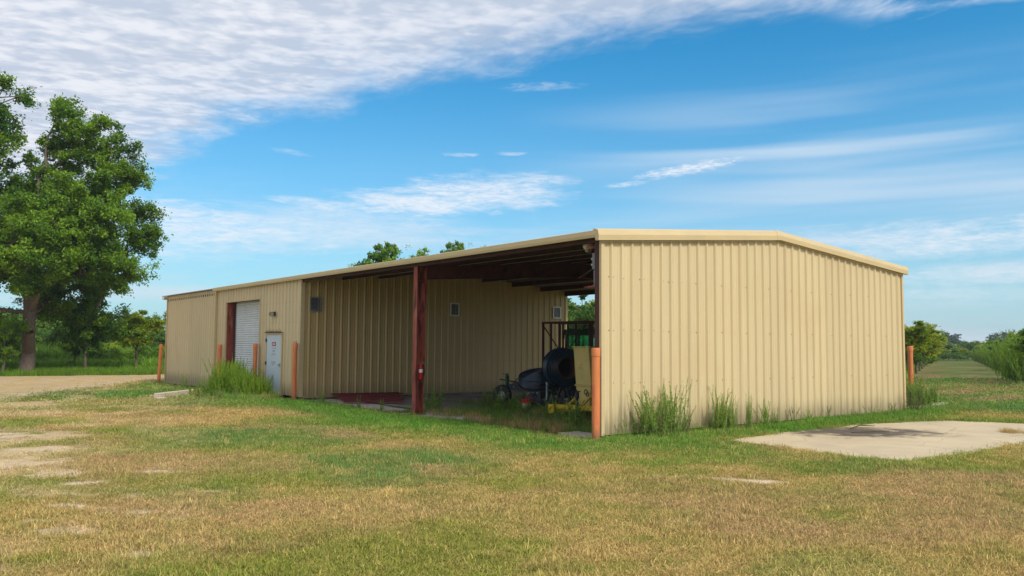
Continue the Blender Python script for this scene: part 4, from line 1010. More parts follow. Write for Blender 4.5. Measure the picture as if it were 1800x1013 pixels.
def put_tree(name, tmcm, loc, rz, s, leaf, bark, label, group=None, cat='tree'):
    if not isinstance(s, tuple): s = (s, s, s)
    e = empty(name, loc, rz, label=label, cat=cat, group=group); e.scale = s
    tm, cm = tmcm
    a = bpy.data.objects.new('trunk', tm); b = bpy.data.objects.new('crown', cm)
    for o, m_ in ((a, bark), (b, leaf)):
        COL.objects.link(o); o.parent = e
        if not o.data.materials: o.data.materials.append(M[m_])
        elif o.data.materials[0] is not M[m_]:
            o.material_slots[0].link = 'OBJECT'; o.material_slots[0].material = M[m_]
    return e

# the big pecan: lobes in view-plane pixels turned to metres at its distance
def lob(px, py, rx, ry, dep=0):
    return ((px-45)/30.5, dep, (655-py)/27.3, max(10, rx-14)/30.5, max(12, (rx+ry)/2-6)/30, max(12, ry-14)/27.3)
PEC = [lob(110, 235, 66, 70, 1), lob(195, 285, 62, 72, -1), lob(240, 385, 50, 66, 1), lob(130, 380, 100, 95, -2), lob(60, 330, 80, 64, 2), lob(205, 480, 55, 62, 0), lob(110, 510, 90, 66, 3.0), lob(150, 450, 80, 60, -2),
       lob(10, 420, 85, 95, 0), lob(168, 565, 70, 44, 2), lob(88, 182, 36, 34, 0), lob(165, 218, 40, 34, -1), lob(60, 440, 95, 95, -3.5), lob(-60, 480, 90, 85, 0), lob(5, 560, 46, 36, 3), lob(105, 580, 44, 36, 3.5)]
pec = make_tree(11, PEC, 700, 350, .20, .80, .38, 4.0, lean=(.01, 0), top=.6, shell=.35)
put_tree('pecan_tree', pec, (-48.49, -3.83, -.2), R(80), 1, 'leaf_pecan', 'bark', 'huge spreading pecan tree with a thick grey trunk left of the building')
L2 = [(0, 0, 14, 4, 4, 4), (3.0, 0, 17.2, 1.8, 2.2, 2.6), (-3, 1, 12, 4, 4, 3), (1.5, 0, 9.5, 3.5, 4, 2.5), (-1, 0, 18, 2.5, 2.5, 2), (3.2, 0, 13.5, 1.8, 2, 2)]
pec2 = make_tree(12, L2, 250, 360, .23, .9, .42, 5, top=.8, shell=.4)
put_tree('pecan_tree', pec2, (-50.2, -8.9, -.2), R(82), 1, 'leaf_pecan', 'bark', 'second tall pecan tree cut off by the left edge of the photo')

# template trees
def rl(seed, w, h, zc, n=6, sq=.6):
    r = random.Random(seed)
    return [(0, 0, zc, w*.6, w*.6, h*.42)]+[(r.uniform(-.55, .55)*w, r.uniform(-.55, .55)*w, zc+r.uniform(-.32, .36)*h, w*r.uniform(.3, .5), w*r.uniform(.3, .5), h*r.uniform(.16, .28)) for _ in range(n)]
T_round = [make_tree(20+i, rl(i, 3.2, 6.5, 4.9, 8), 58, 150, .30, .75, .20, 1.8, shell=.5) for i in range(3)]       # ~8.5 m
T_young = [make_tree(30+i, rl(10+i, 1.45, 2.9, 2.45, 7), 44, 150, .16, .36, .06, .6, shell=.3) for i in range(3)]      # ~4 m
T_wood = [make_tree(40+i, rl(20+i, 3.8, 8, 5.2, 9), 46, 90, .62, 1.2, .22, 1.5, shell=.6, tubes=4) for i in range(3)]   # ~10 m, far off
T_shrub = [make_tree(50+i, rl(30+i, 1.7, 2.2, 1.15, 7), 40, 90, .16, .38, .05, .3, shell=.2, tubes=4) for i in range(2)]
T_airy = make_tree(60, rl(44, 4.2, 8, 7.4, 11), 75, 150, .26, .60, .26, 3.0, shell=.5)

def at_ray(px, d, py=612):
    """ground point at horizontal distance d along the sight line through column px"""
    v = fw+r2*((px-900)/1475.08)-u2*((py-506.5)/1475.08); h = math.hypot(v.x, v.y)
    return CAM.x+v.x/h*d, CAM.y+v.y/h*d
def hgt(py, px, d): return 1.82+((601.3+.0069*px)-py)/1475.08*d*math.cos(math.atan((px-900)/1475.08))+.15

# trees round the left edge
for i, (px, d, top, kind, wm, lbl) in enumerate([
    (242, 66, 543, T_young, 1.25, 'small bushy yellow-green tree just left of the building'),
    (132, 65, 585, T_young, 1.0, 'thin-stemmed sapling standing right of the thick pecan trunk'),
    (12, 66, 572, T_young, 1.2, 'small tree at the foot of the pecan by the left edge'),
    (150, 63, 540, T_round, .9, 'leafy tree standing close under the right side of the pecan'),
    (8, 60, 548, T_round, .8, 'dark leafy tree at the left edge beside the pecan trunk'),
    (205, 84, 556, T_round, 1.0, 'rounded dark tree behind the small yellow-green one'),
    (95, 80, 565, T_round, 1.0, 'dark tree behind the right side of the pecan trunk'),
    (285, 110, 546, T_round, 1.1, 'distant dark tree peeping past the left end of the building'),
    (160, 92, 556, T_round, 1.1, 'dark round tree in the gap under the pecan crown')]):
    x, y = at_ray(px, d); h = hgt(top, px, d); tc = kind[i % len(kind)]; H0 = max(v.co.z for v in tc[1].vertices); s = h/H0
    put_tree('small_tree' if kind is T_young else 'broadleaf_tree', tc, (x, y, -.2), i*1.3, (s*wm, s*wm, s), 'leaf_yellow' if i in (0,) else 'leaf_pecan' if kind is T_young or px in (150, 8) else 'leaf_dark', 'bark2', lbl)
HC = {}
def H0(tc):
    k = tc[1].name
    if k not in HC:
        a = np.empty(len(tc[1].vertices)*3, dtype=np.float32); tc[1].vertices.foreach_get('co', a); HC[k] = float(np.percentile(a[2::3], 99.7))
    return HC[k]
def wood(px, d, top, tpl, leaf, label, group, wm=1.0, name='broadleaf_tree', i=0):
    x, y = at_ray(px, d); h = hgt(top, px, d); s = h/H0(tpl)
    return put_tree(name, tpl, (x, y, -.15), i*2.1, (s*wm, s*wm, s), 'leaf_yellow' if group == 'trees closing the end of the lane' and i % 3 == 0 else leaf, 'bark2', label, group)
# wood behind on the left
k = 0
for d, n_, t0, t1 in ((86, 15, 550, 588), (104, 11, 552, 580), (125, 10, 545, 566)):
    for q in range(n_):
        px = -40+q*(330/n_)+random.uniform(-10, 10); wood(px, d+random.uniform(-6, 6), random.uniform(t0, t1), T_wood[k % 3] if d > 90 else T_round[k % 3], 'leaf_dark', 'dark broadleaf tree in the wood far behind the pecan', 'trees in the wood behind the pecan', 1.15, i=k); k += 1
for q in range(12):
    wood(-20+q*27+random.uniform(-8, 8), 74+random.uniform(-3, 5), random.uniform(598, 622), T_shrub[q % 2], 'leaf_yellow' if q % 3 == 0 else 'leaf_brush', 'low bright green shrub in the undergrowth behind the pecan', 'shrubs in the undergrowth behind the pecan', 1.2, name='shrub', i=q)
for q in range(9):
    wood(1632+q*12+random.uniform(-4, 4), 160+random.uniform(-4, 6), random.uniform(614, 621), T_shrub[q % 2], 'leaf_brush', 'rounded shrub in the row closing the end of the lane', 'shrubs closing the end of the lane', 1.3, name='shrub', i=q)
T_top = make_tree(61, [(0, 0, 6.9, 3.0, 3.0, 1.7), (-1.6, 0, 6.3, 2, 2, 1.4), (1.8, .5, 6.2, 2, 2, 1.3), (.5, -1, 7.6, 1.4, 1.4, .9)], 170, 110, .20, .48, .2, 3, shell=.35)
# behind the roof
wood(690, 62, 431, T_top, 'leaf_pecan', 'tall tree whose airy top shows over the middle of the roof', None, 1.0, i=3)
wood(808, 78, 428, T_top, 'leaf_pecan', 'tree whose few top twigs show over the roof left of the near corner', None, .8, i=6)
wood(1022, 72, 518, T_round[0], 'leaf_pecan', 'leafy tree seen through the open bay beside the partition wall', None, 1.1, i=1)
wood(1058, 80, 522, T_round[1], 'leaf_yellow', 'yellowish tree seen through the open bay beside the near corner', None, 1.0, i=2)
wood(985, 88, 520, T_round[2], 'leaf_dark', 'dark tree standing behind the leafy one seen through the open bay', None, 1.1, i=7)
for q, px in enumerate((930, 1000, 1045, 1100)): wood(px, 100+8*(q % 2), 535, T_wood[q % 3], 'leaf_dark', 'far dark tree at the back of the view through the open bay', 'far trees seen through the open bay', 1.2, i=q+3)
# young trees in a row, left of the lane
for q in range(16):
    d = 66+q*9; px = 1603+62*(1-66/d); top = 613-47*66/d
    wood(px, d, top+random.uniform(-2, 2), T_young[q % 3], 'leaf_yellow', 'nearest yellow-green young tree in the row beyond the right corner' if q == 0 else ['', 'second', 'third', 'fourth', 'fifth', 'sixth', 'seventh', 'eighth', 'ninth', 'tenth', 'eleventh', 'twelfth', 'thirteenth', 'fourteenth', 'fifteenth', 'last'][q]+' yellow-green young tree in the row left of the lane', 'young trees along the left of the lane', 1.3, name='young_tree', i=q)
for q in range(9): wood(1594+q*7, 74+q*11, 608+q*.6, T_shrub[q % 2], 'leaf_brush', 'low bush under the young trees left of the lane', 'low bushes under the young row', 1.2, name='shrub', i=q)
wood(1560, 84, 560, T_round[1], 'leaf_pecan', 'dark green tree behind the start of the young row, by the right corner', None, 1.1, i=4)
for q in range(5): wood(1580+q*12, 110+q*20, 580+q*5, T_round[q % 3], 'leaf_dark', 'dark tree behind the young row left of the lane', 'dark trees behind the young row', 1.2, i=q)
# trees right of the lane
for q, (px, d, top) in enumerate(((1822, 52, 572), (1850, 60, 575), (1765, 90, 598), (1782, 110, 582), (1745, 120, 601), (1735, 140, 606))):
    wood(px, d, top, T_young[(q+1) % 3], 'leaf_yellow' if q % 2 else 'leaf_pecan', ['young tree cut by the right edge of the photo', 'farther young tree off the right edge', 'yellow-tipped young tree behind the tall weeds right of the lane', 'narrow tall tree rising above the weeds at the far right', 'young tree with ochre leaves right of the lane', 'smallest young tree at the far end right of the lane'][q], None, .7 if q == 3 else 1.2, name='young_tree', i=q)
# belt across the end of the lane and hill beyond
k = 0
for d, n_, t0, t1, x0, x1, lf in ((178, 16, 606, 618, 1600, 1840, 'leaf_pecan'), (205, 16, 599, 611, 1590, 1860, 'leaf_dark'), (235, 14, 596, 606, 1590, 1860, 'leaf_dark'), (420, 13, 586, 598, 1580, 1860, 'leaf_far_hazed')):
    for q in range(n_):
        px = x0+(q+.5)*(x1-x0)/n_+random.uniform(-5, 5); tp = random.uniform(t0, t1)
        if d > 400:
            tp += 8*math.exp(-((px-1718)/22)**2)-3*(1755 < px < 1790)-2*(1655 < px < 1690)
        wood(px, d+random.uniform(-8, 8), tp, T_wood[k % 3], lf, 'hazy far tree on the rise behind the end of the lane' if d > 400 else 'green tree in the belt closing the end of the grass lane', 'hazy trees on the far rise' if d > 400 else 'trees closing the end of the lane', 1.3 if d < 400 else 1.6, i=k); k += 1

# feathery upright weeds (dog fennel)
def fennel_mesh(seed, n_st, h, spread, splay=.25, hair=60, hl=.06, hw=.006, bare=.25):
    r_ = np.random.default_rng(seed); SV = []; SF = []; LV = []; T = []
    for s in range(n_st):
        b = np.array([r_.normal()*spread*.35, r_.normal()*spread*.35, 0]); out = r_.normal(size=2)*splay; H = h*r_.uniform(.55, 1.05)
        cur = r_.normal(size=2)*.12; ts = np.linspace(0, 1, 6); pts = np.array([[b[0]+(out[0]*t+cur[0]*t*t)*H, b[1]+(out[1]*t+cur[1]*t*t)*H, H*(t-.06*t*t)] for t in ts])
        for i in range(5):
            o = len(SV); ra, rb = .006*(1-ts[i])+.0018, .006*(1-ts[i+1])+.0018
            for p, r in ((pts[i], ra), (pts[i+1], rb)):
                for k_ in range(3): SV.append(p+r*np.array([math.cos(k_*2.094), math.sin(k_*2.094), 0]))
            SF += [(o+k_, o+(k_+1) % 3, o+3+(k_+1) % 3, o+3+k_) for k_ in range(3)]
        tt = r_.uniform(bare, 1.0, hair); P = np.stack([np.interp(tt, ts, pts[:, i]) for i in range(3)], 1)
        d = r_.normal(size=(hair, 3)); d[:, 2] = np.abs(d[:, 2])+.9; d /= np.linalg.norm(d, axis=1)[:, None]; L = hl*(1.25-tt)[:, None]*r_.uniform(.7, 1.6, (hair, 1))
        w = np.cross(d, r_.normal(size=(hair, 3))); w = w/np.linalg.norm(w, axis=1)[:, None]*hw
        LV.append(np.stack([P-w*.5, P+d*L*.55+w, P+d*L, P+d*L*.5-w*.6], 1).reshape(-1, 3)); T.append(np.repeat(np.clip(r_.normal(.5, .2, hair)+(tt-.5)*.3, 0, 1), 4))
    LV = np.concatenate(LV); T = np.concatenate(T)
    return fast_mesh('stem', np.array(SV), np.array(SF)), fast_mesh('leaf_plumes', LV, np.arange(len(LV)).reshape(-1, 4), {'tone': T})
def put_weed(mm, loc, rz, s, leaf, label, group=None, name='tall_weed', cat='plant'):
    if not isinstance(s, tuple): s = (s, s, s)
    e = empty(name, loc, rz, label=label, cat=cat, group=group); e.scale = s
    for me, m_, nm in ((mm[0], 'fennel', 'stem'), (mm[1], leaf, 'leaf_plumes')):
        o = bpy.data.objects.new(nm, me); COL.objects.link(o); o.parent = e; o['kind'] = 'stuff'
        if not me.materials: me.materials.append(M[m_])
        if me.materials[0] is not M[m_]: o.material_slots[0].link = 'OBJECT'; o.material_slots[0].material = M[m_]
    return e
F_open = fennel_mesh(1, 34, 1.05, .30, .26, 110, .07, .006, .18)
F_up = fennel_mesh(2, 30, 1.0, .30, .10, 160, .06, .006, .12)
F_dense = fennel_mesh(3, 120, 1.0, .80, .10, 150, .09, .008, .06)
F_bush = fennel_mesh(6, 200, 1.0, 1.0, .42, 95, .085, .010, .05)
F_small = fennel_mesh(4, 8, .5, .12, .22, 60, .05, .006, .1)
G0 = -.1
put_weed(F_open, (.34, 1.15, G0), 2.2, (1.1, 1.5, 1.12), 'fennel', 'feathery weed leaning left, nearest the corner on the gable wall')
put_weed(F_open, (.36, 1.70, G0), .3, (.95, .95, 1.24), 'fennel', 'tall feathery weed second from the corner on the gable wall')
put_weed(F_small, (.38, 2.25, G0), .3, (.8, .8, 1.4), 'fennel_dry', 'thin straggly weed right of the two feathery ones by the corner')
put_weed(F_up, (.34, 3.40, G0), .5, (.9, 1.1, 1.10), 'fennel', 'upright weed clump at the middle of the gable wall')
put_weed(F_up, (.36, 3.75, G0), 2.5, (.5, .5, .85), 'fennel', 'narrower weed touching the right of the middle clump')
put_weed(F_up, (.34, 4.42, G0), 1.5, (.32, .32, .92), 'fennel', 'slender single weed right of the middle clump')
put_weed(F_small, (.34, 5.05, G0), 1.5, (1.2, 1.2, 1.6), 'fennel', 'sparse weed near the ridge line of the gable wall')
put_weed(F_small, (.34, 5.45, G0), 2.5, (.7, .7, 1.15), 'fennel', 'last little weed in the row along the gable wall')
put_weed(F_small, (.36, 2.75, G0), 4, (1, 1, .6), 'fennel', 'low weed in the gap between the corner weeds and the middle clump')
for q, (x, y, sx_, sz, lb) in enumerate(((-19.1, -.95, 1.0, 1.55, 'tallest dense green weed bush before the roller door'), (-18.3, -1.15, 1.0, 1.45, 'dense weed bush in the middle of the clump by the roller door'),
        (-17.4, -1.0, 1.0, 1.2, 'dense weed bush left of the pale door'), (-16.55, -.8, .7, .95, 'thinner weed at the foot of the pale door'), (-19.9, -1.2, .8, .75, 'lower weed bush at the left of the clump by the kerb'))):
    put_weed(F_dense, (x, y, -.22), q*1.9, (sx_, sx_, sz), 'fennel_b', lb)
for q in range(9):
    put_weed(F_small, (-20.6+q*.42-(q % 2)*.3, -1.9+(q % 3)*.25, -.22), q*1.1, (1.5, 1.5, 1.1), 'fennel_b', ['leftmost low weed', 'second low weed from the left', 'third low weed from the left', 'fourth low weed from the left', 'middle low weed', 'fourth low weed from the right', 'third low weed from the right', 'second low weed from the right', 'rightmost low weed'][q]+' in the fringe before the roller door bushes', 'low weeds fringing the roller door')
put_weed(F_small, (-26.0, -.6, -.25), 1, (1.3, 1.3, 1.65), 'fennel', 'lone feathery weed against the far left wall')
put_weed(F_small, (-15.2, -.75, -.2), 1, (1.4, 1.4, 1.2), 'fennel', 'weed leaning at the foot of the bollard right of the pale door')
put_weed(F_small, (-12.7, -.2, -.12), 2, (1.0, 1.0, 1.1), 'fennel', 'weed in front of the left end of the partition wall')
put_weed(F_small, (-10.1, -.25, -.12), 3, (.6, .6, 1.05), 'fennel_dry', 'dry weed standing before the red steel stack')
put_weed(F_small, (-9.0, -.1, -.12), 4, (.6, .6, .9), 'fennel', 'thin weed just left of the rusty post')
put_weed(F_small, (-6.0, 2.4, -.12), 4, (1.3, 1.3, 1.35), 'fennel_b', 'bright yellow-green weed in front of the pail')
put_weed(F_small, (-4.6, 4.1, -.12), 4.4, (1.9, 1.9, 1.7), 'fennel', 'tall dark weed between hose coil and yellow machine')
for q, (x, y) in enumerate(((-6.4, 3.1), (-5.6, 3.5), (-6.9, 5.0), (-8.2, 3.6), (-9.6, 4.2), (-10.6, 5.6), (-5.1, 2.9), (-3.2, 2.2), (-2.6, 1.6), (-4.2, 2.2), (-8.7, 1.3), (-9.6, 2.2), (-11.4, 7), (-5.3, 4.2), (-7.6, 3.1))):
    put_weed(F_small, (x, y, -.12), q*1.7, (2.1, 2.1, .9+.35*(q % 3)), 'fennel', ['weed beside the red-rimmed pail', 'weed to the right of the pail in the open bay', 'weed under the lower hose coil', 'weed in front of the small gauge wheel', 'weed behind the small gauge wheel', 'weed left of the wheel near the partition', 'weed in front of the yellow drawbar', 'weed under the yellow hopper machine', 'weed beside the near bollard inside the bay', 'weed just right of the pale tin', 'weed at the foot of the rusty post', 'weed between rusty post and gauge wheel', 'weed near the back of the partition wall', 'weed under the big upright hose coil', 'weed left of the pail in the open bay'][q], 'weeds in the open bay')
F_seed = fennel_mesh(8, 10, .6, .15, .18, 40, .035, .009, .6)
for q in range(16):
    put_weed((F_seed, F_small)[q % 2], (random.uniform(.16, .6), .5+q*.74+random.uniform(-.25, .25), G0), q*2.3, (random.uniform(.5, 1.1),)*2+(random.uniform(.45, .95),), 'fennel_dry' if q % 3 else 'fennel', 'small ragged weed in the untidy grass along the gable wall', 'small ragged weeds along the gable wall')
for q in range(8):
    put_weed((F_seed, F_small)[q % 2], (-20.5+q*.62, -1.9+random.uniform(-.3, .5), -.2), q*1.7, (1.1, 1.1, random.uniform(.8, 1.5)), 'fennel_dry' if q % 2 else 'fennel_b', 'dry seeding weed at the front of the clump by the roller door', 'dry weeds at the front of the roller door clump')
put_weed(F_up, (-1.6, 15.7, -.1), 1.5, (1.3, 1.3, 1.1), 'fennel_b', 'bushy weed round the foot of the bollard at the right corner')
put_weed(F_dense, (-1.2, 15.1, -.1), 2.5, (.7, .7, .85), 'fennel', 'dense weed left of the bollard at the right corner')
put_weed(F_up, (-1.7, 17.4, -.1), 3.5, (.8, .8, .9), 'fennel', 'weed right of the bollard at the right corner')
put_weed(F_open, (.3, 12.2, -.1), 5, (.7, .7, .7), 'fennel_dry', 'dry branching weed against the right end of the gable wall')
db = MB()
for a in ((.3, .9), (.1, .55), (-.2, 1.0)): db.tube([(-.5, 13.6, -.1), (-.4-a[0]*.3, 13.2, a[1]*.5), (-.3-a[0]*.3, 12.6, a[1]*.75)], [.018, .012, .005], 5)
tag(db.build('dead_branch', 'bark2'), label='bare dead branch leaning at the right end of the gable wall', cat='branch')
tf = MB()
# tall weed bushes right of the lane
for q, (px, d, top, wm) in enumerate(((1800, 56, 578, 1.0), (1786, 62, 588, .9), (1762, 84, 602, .9), (1748, 96, 603, .9), (1738, 110, 606, .9), (1728, 126, 609, .9), (1718, 142, 612, .8), (1776, 74, 604, .6))):
    x, y = at_ray(px, d); h = hgt(top, px, d)
    put_weed(F_bush, (x, y, -.12), q*1.3, (h*.45*wm, h*.45*wm, h), 'fennel_b', ['big feathery green bush at the right edge of the photo', 'big feathery bush second from the right edge', 'feathery bush beside the white tree tubes', 'fourth feathery bush along the right of the lane, under the ochre leaves', 'fifth feathery bush counted from the right edge', 'low feathery bush far up the right of the lane', 'farthest feathery bush at the end of the lane', 'small feathery bush behind the two big ones at the right edge'][q], 'feathery bushes right of the lane', name='feathery_bush', cat='bush')
# white planting tubes
for q, (px, d, lb) in enumerate(((1767, 78, 'white tree tube nearest the tall bush right of the lane'), (1774, 84, 'white tree tube just behind the nearest one right of the lane'), (1779, 70, 'white tree tube half hidden by the tall bush'), (1614, 92, 'white tree tube under the young trees left of the lane'), (1624, 108, 'farther white tree tube left of the lane'))):
    x, y = at_ray(px, d); MBt = MB(); MBt.lathe([(.06, 0), (.07, .02), (.07, 1.15 if d < 90 else .9), (.06, 1.15 if d < 90 else .9)], n=10)
    e = tag(MBt.build('tree_tube', 'white', smooth=True), label=lb, cat='tree tube', group='white tree tubes'); e.location = (x, y, -.15)

# ------------------------------------------------------------ grass: real blades, instanced (nobody could count them)
def blade_tuft(name, n, h, spread, wid, lean, seed):
    r_ = np.random.default_rng(seed); b = r_.normal(size=(n, 2))*spread; hh = h*r_.uniform(.45, 1.15, n); a = r_.uniform(0, 6.283, n); d = np.stack([np.cos(a), np.sin(a)], 1)
    ln = np.abs(r_.normal(lean, lean*.5, n))[:, None]; pa = a+1.57+r_.normal(0, .4, n); w = np.stack([np.cos(pa), np.sin(pa)], 1)*wid*.5
    z = np.zeros((n, 1)); H = hh[:, None]
    p0 = np.c_[b-w, z]; p1 = np.c_[b+w, z]; m0 = np.c_[b+d*ln*H*.35-w*.8, H*.6]; m1 = np.c_[b+d*ln*H*.35+w*.8, H*.6]; tp = np.c_[b+d*ln*H, H*(1-.25*ln)]
    V = np.stack([p0, p1, m1, m0, tp-np.c_[w*.12, z], tp+np.c_[w*.12, z]], 1).reshape(-1, 3)
    i = np.arange(n)*6; F = np.concatenate([np.stack([i, i+1, i+2, i+3], 1), np.stack([i+3, i+2, i+5, i+4], 1)])
    me = fast_mesh(name, V, F, {'tone': np.repeat(np.clip(r_.normal(.5, .25, n), 0, 1), 6)}); me.materials.append(M['grass'])
    return bpy.data.objects.new(name, me)
TUFTS = [blade_tuft('grass_tuft', 26, .050, .055, .0055, .7, 1), blade_tuft('grass_tuft', 22, .060, .07, .005, .95, 2), blade_tuft('grass_tuft', 30, .045, .05, .006, .5, 3),
         blade_tuft('tall_grass', 26, .26, .07, .008, .35, 4), blade_tuft('tall_grass', 22, .34, .09, .009, .45, 5)]
tcol = bpy.data.collections.new('tuft_shapes')
for i, o in enumerate(TUFTS): o.name = 'tuft_%02d' % i; tcol.objects.link(o)
def gn_group(col):
    g = bpy.data.node_groups.new('scatter', 'GeometryNodeTree')
    g.interface.new_socket('Geometry', in_out='INPUT', socket_type='NodeSocketGeometry'); g.interface.new_socket('Geometry', in_out='OUTPUT', socket_type='NodeSocketGeometry')
    gi = g.nodes.new('NodeGroupInput'); go = g.nodes.new('NodeGroupOutput'); ip = g.nodes.new('GeometryNodeInstanceOnPoints'); ci = g.nodes.new('GeometryNodeCollectionInfo')
    ci.inputs['Collection'].default_value = col; ci.inputs['Separate Children'].default_value = True; ci.inputs['Reset Children'].default_value = True
    def na(nm, ty):
        n = g.nodes.new('GeometryNodeInputNamedAttribute'); n.data_type = ty; n.inputs['Name'].default_value = nm; return n.outputs['Attribute']
    g.links.new(gi.outputs[0], ip.inputs['Points']); g.links.new(ci.outputs[0], ip.inputs['Instance']); ip.inputs['Pick Instance'].default_value = True
    g.links.new(na('kindex', 'INT'), ip.inputs['Instance Index']); g.links.new(na('rot', 'FLOAT_VECTOR'), ip.inputs['Rotation']); g.links.new(na('scl', 'FLOAT_VECTOR'), ip.inputs['Scale'])
    g.links.new(ip.outputs[0], go.inputs[0]); return g
GN = gn_group(tcol)
def scatter(name, P, kidx, scl, col, tilt=.15, grp=GN, **k):
    n = len(P); me = bpy.data.meshes.new(name); me.vertices.add(n); me.vertices.foreach_set('co', P.astype(np.float32).ravel())
    a = me.attributes.new('kindex', 'INT', 'POINT'); a.data.foreach_set('value', kidx.astype(np.int32))
    r = np.c_[rng.normal(0, tilt, (n, 2)), rng.uniform(0, 6.283, n)]
    a = me.attributes.new('rot', 'FLOAT_VECTOR', 'POINT'); a.data.foreach_set('vector', r.astype(np.float32).ravel())
    a = me.attributes.new('scl', 'FLOAT_VECTOR', 'POINT'); a.data.foreach_set('vector', np.ascontiguousarray(scl, dtype=np.float32).ravel())
    a = me.attributes.new('gcol', 'FLOAT_COLOR', 'POINT'); a.data.foreach_set('color', np.c_[col, np.ones(n)].astype(np.float32).ravel())
    me.materials.append(M['grass'])
    o = bpy.data.objects.new(name, me); COL.objects.link(o); md = o.modifiers.new('scatter', 'NODES'); md.node_group = grp
    return tag(o, kind='stuff', **k)
def in_poly(x, y, poly):
    c = np.zeros(len(x), bool); n = len(poly)
    for i in range(n):
        (x1, y1), (x2, y2) = poly[i], poly[(i+1) % n]
        c ^= ((y1 > y) != (y2 > y)) & (x < (x2-x1)*(y-y1)/((y2-y1) if y2 != y1 else 1e-9)+x1)
    return c
def fan(n, r0, r1, half=R(36)):
    r = np.sqrt(rng.uniform(r0*r0, r1*r1, n)); a = yaw+rng.uniform(-half, half, n)
    return CAM.x+np.sin(a)*r, CAM.y+np.cos(a)*r, r
def lawn():
    XS, YS, RS = [], [], []
    for n, r0, r1 in ((42000, 4.0, 10), (62000, 10, 17), (70000, 17, 30), (45000, 30, 60)):
        x, y, r = fan(n, r0, r1); XS.append(x); YS.append(y); RS.append(r)
    x, y, r = np.concatenate(XS), np.concatenate(YS), np.concatenate(RS)
    c, bare = gcolor(x, y)
    inb = (x < .08) & (x > -31.6) & (y > -.06) & (y < DEP+.1)
    strip = (x < -6) & (x > -14.9) & (y > -.55) & (y < 1.2)
    keep = ~inb & ~in_poly(x+rng.normal(0, .07, len(x)), y+rng.normal(0, .07, len(x)), PAD) & (rng.uniform(0, 1, len(x)) > bare*1.02) & (x > -52) & ~(strip & (rng.uniform(0, 1, len(x)) < .8))
    keep &= ~((bare > .35) & (r > 30))
    x, y, r, c, bare = x[keep], y[keep], r[keep], c[keep], bare[keep]; n = len(x)
    s = rng.uniform(.7, 1.35, n)*np.clip(r/16, 1, 2.1)*(1-.45*bare)
    # lusher where it is green
    gr = np.clip((c[:, 1]-c[:, 0])*12, 0, 1); tall = s*(.8+.55*gr)*np.clip(1.25-r/60, .6, 1)
    edge = (np.abs(x-.45) < .5) & (y > -.3) & (y < 13); tall = np.where(edge, tall*1.6, tall)
    k = rng.integers(0, 3, n); tw = np.where(r[:] > 30, 1.6, 1.0)
    col = c*rng.uniform(.74, 1.30, (n, 1))*np.array([1, 1, 1])
    straw = rng.uniform(0, 1, n) < .22; col = np.where((straw & (r < 20))[:, None], col*.4+DRY*1.25*.6, col)
    gsp = rng.uniform(0, 1, n) < .12; col = np.where((gsp & (r < 20))[:, None], col*.4+GREEN*.6, col)
    # uncut tufts standing above the rest, in loose colonies
    col_ = (fbm(x, y, 1.4, 131, 3) > .56) & (rng.uniform(0, 1, n) < .16) & (r < 18); tall = np.where(col_, tall*1.9, tall); s = np.where(col_, s*1.15, s)
    flat = fbm(x, y, .8, 141, 3) > .60; tall = np.where(flat & ~col_, tall*.7, tall)
    P = np.c_[x, y, gz(x, y)-.006]
    scatter('lawn_grass', P, k, np.c_[s*tw, s*tw, tall], col, .18, label='short patchy lawn grass, green and straw coloured')
lawn()
def tall_strip():
    X, Y, Sc = [], [], []
    def add(n, fx, fy, s0, s1):
        X.append(fx(n)); Y.append(fy(n)); Sc.append(rng.uniform(s0, s1, n))
    U = lambda a, b: (lambda n: rng.uniform(a, b, n))
    N = lambda m, s: (lambda n: rng.normal(m, s, n))
    add(900, U(.06, .75), U(-.1, 12.6), .25, .62)                       # along the gable wall
    add(260, U(.4, 1.1), U(5, 12.6), .25, .5)
    add(500, U(-.5, .7), U(12, 17.5), .4, .8)
    add(1500, U(-20.9, -15.6), U(-1.9, -.4), .4, 1.0)                   # by the roller door
    add(500, U(-24, -20), lambda n: rng.uniform(-1.5, -.1, n), .3, .6)
    add(350, U(-31, -24), U(-1.1, -.1), .25, .5)
    add(160, U(-15.5, -9), U(-.6, -.25), .2, .5); add(60, U(-14.5, -8), U(-.1, .5), .2, .45)
    add(1500, U(-8.6, -.3), U(.4, 4.4), .35, .9)                        # inside the open bay
    add(700, U(-11, -3), U(3.5, 7), .35, .8); add(500, U(-11, -.3), U(7, 13), .4, .9)
    add(60, N(4.25, .13), N(8.8, .16), .35, .5)                         # tussock on the pad
    x, y, s = np.concatenate(X), np.concatenate(Y), np.concatenate(Sc); n = len(x)
    c, _ = gcolor(x, y); c = c*.35+GREEN*.65*rng.uniform(.7, 1.5, (n, 1))
    dry = (rng.uniform(0, 1, n) < .10) | (np.abs(x-4.25) < .6) & (np.abs(y-8.8) < .7) | ((x < -1.5) & (x > -8) & (y < 1.3) & (y > .3) & (rng.uniform(0, 1, n) < .6)); c = np.where(dry[:, None], DRY*rng.uniform(.6, 1.0, (n, 1)), c)
    ok = ~((x > 1.2) & in_poly(x, y, PAD) & ~(np.abs(y-8.8) < .8)) & ~((x < .05) & (x > -.3) & (y > 0) & (y < DEP))
    x, y, s, c = x[ok], y[ok], s[ok], c[ok]
    scatter('tall_grass', np.c_[x, y, gz(x, y)-.01], rng.integers(3, 5, len(x)), np.c_[s, s, s]*1.0, c, .12, label='rank green grass along the walls and in the open bay')
tall_strip()
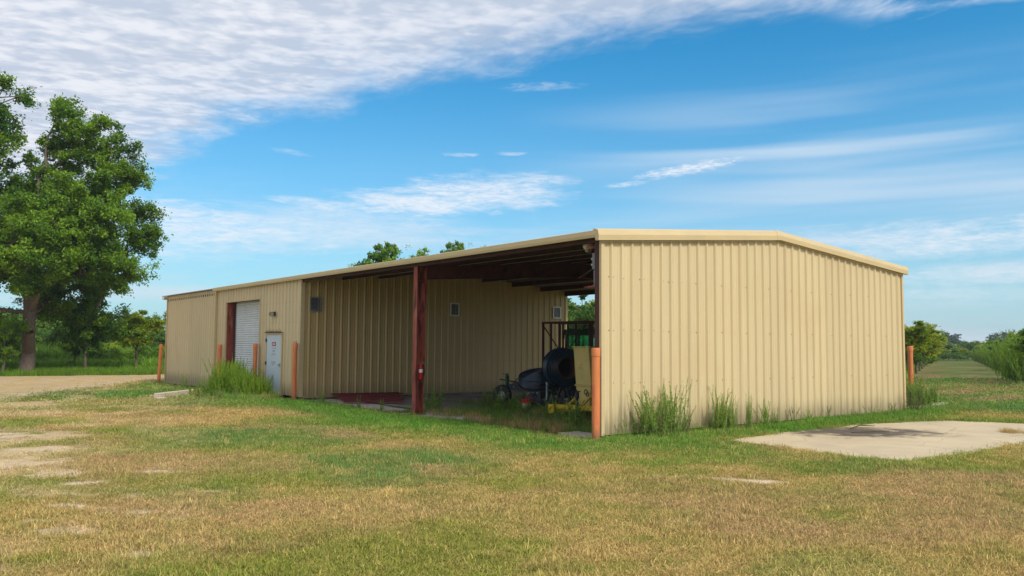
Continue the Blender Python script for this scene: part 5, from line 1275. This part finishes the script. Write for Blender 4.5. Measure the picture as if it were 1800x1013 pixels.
def brush():
    X, Y, Sc, Cc = [], [], [], []
    def band(n, px0, px1, d0, d1, s0, s1, col):
        px = rng.uniform(px0, px1, n); d = rng.uniform(d0, d1, n)
        for p, q in zip(px, d):
            a, b = at_ray(p, q); X.append(a); Y.append(b)
        Sc.append(rng.uniform(s0, s1, n)); Cc.append(np.tile(col, (n, 1))*rng.uniform(.7, 1.35, (n, 1)))
    LG = np.array([.13, .24, .02])
    band(4200, -60, 310, 66, 78, 1.3, 3.2, LG)
    band(1500, -60, 310, 61, 66, .8, 1.7, LG*.9)
    band(2600, -60, 310, 72, 95, 3.5, 6.0, LG*.8)
    band(900, -60, 310, 58.5, 63, .8, 1.6, LG*.8)
    band(1500, 930, 1110, 50, 80, 2.0, 4.5, LG*.8)
    # both sides of the lane
    for q in range(2600):
        t = rng.uniform(0, 1)**.8; y = 36+t*125; cx_ = -5.7-(y-29)*.456
        side = -1 if q % 2 else 1; off = (3.6+.012*y)+abs(rng.normal())*3.2
        X.append(cx_+side*off); Y.append(y)
    Sc.append(rng.uniform(1.3, 3.2, 2600)); Cc.append(np.tile(LG, (2600, 1))*rng.uniform(.6, 1.3, (2600, 1)))
    x, y, s, c = np.array(X), np.array(Y), np.concatenate(Sc), np.concatenate(Cc)
    dx = lane(x, y); ok = ~((y > 20) & (np.abs(dx) < 3.2)); x, y, s, c = x[ok], y[ok], s[ok], c[ok]
    scatter('undergrowth', np.c_[x, y, gz(x, y)-.03], rng.integers(3, 5, len(x)), np.c_[s*1.3, s*1.3, s], c, .1, label='bright green undergrowth along the wood and the lane')
brush()

# ------------------------------------------------------------ the air
hz = MB(); hz.box(-760, 260, -120, 1000, -1.6, 30)
hm = bpy.data.materials.new('air'); hm.use_nodes = True; t = NT(hm.node_tree); t.n.remove(t.n['Principled BSDF'])
pv = t.node('ShaderNodeVolumePrincipled'); pv.inputs['Color'].default_value = (.80, .88, 1, 1); pv.inputs['Density'].default_value = .00032; pv.inputs['Anisotropy'].default_value = .2
t.l.new(pv.outputs[0], t.n['Material Output'].inputs['Volume']); M['air'] = hm
ho = hz.build('haze', 'air'); tag(ho, kind='stuff', label='thin blue summer haze over the fields')
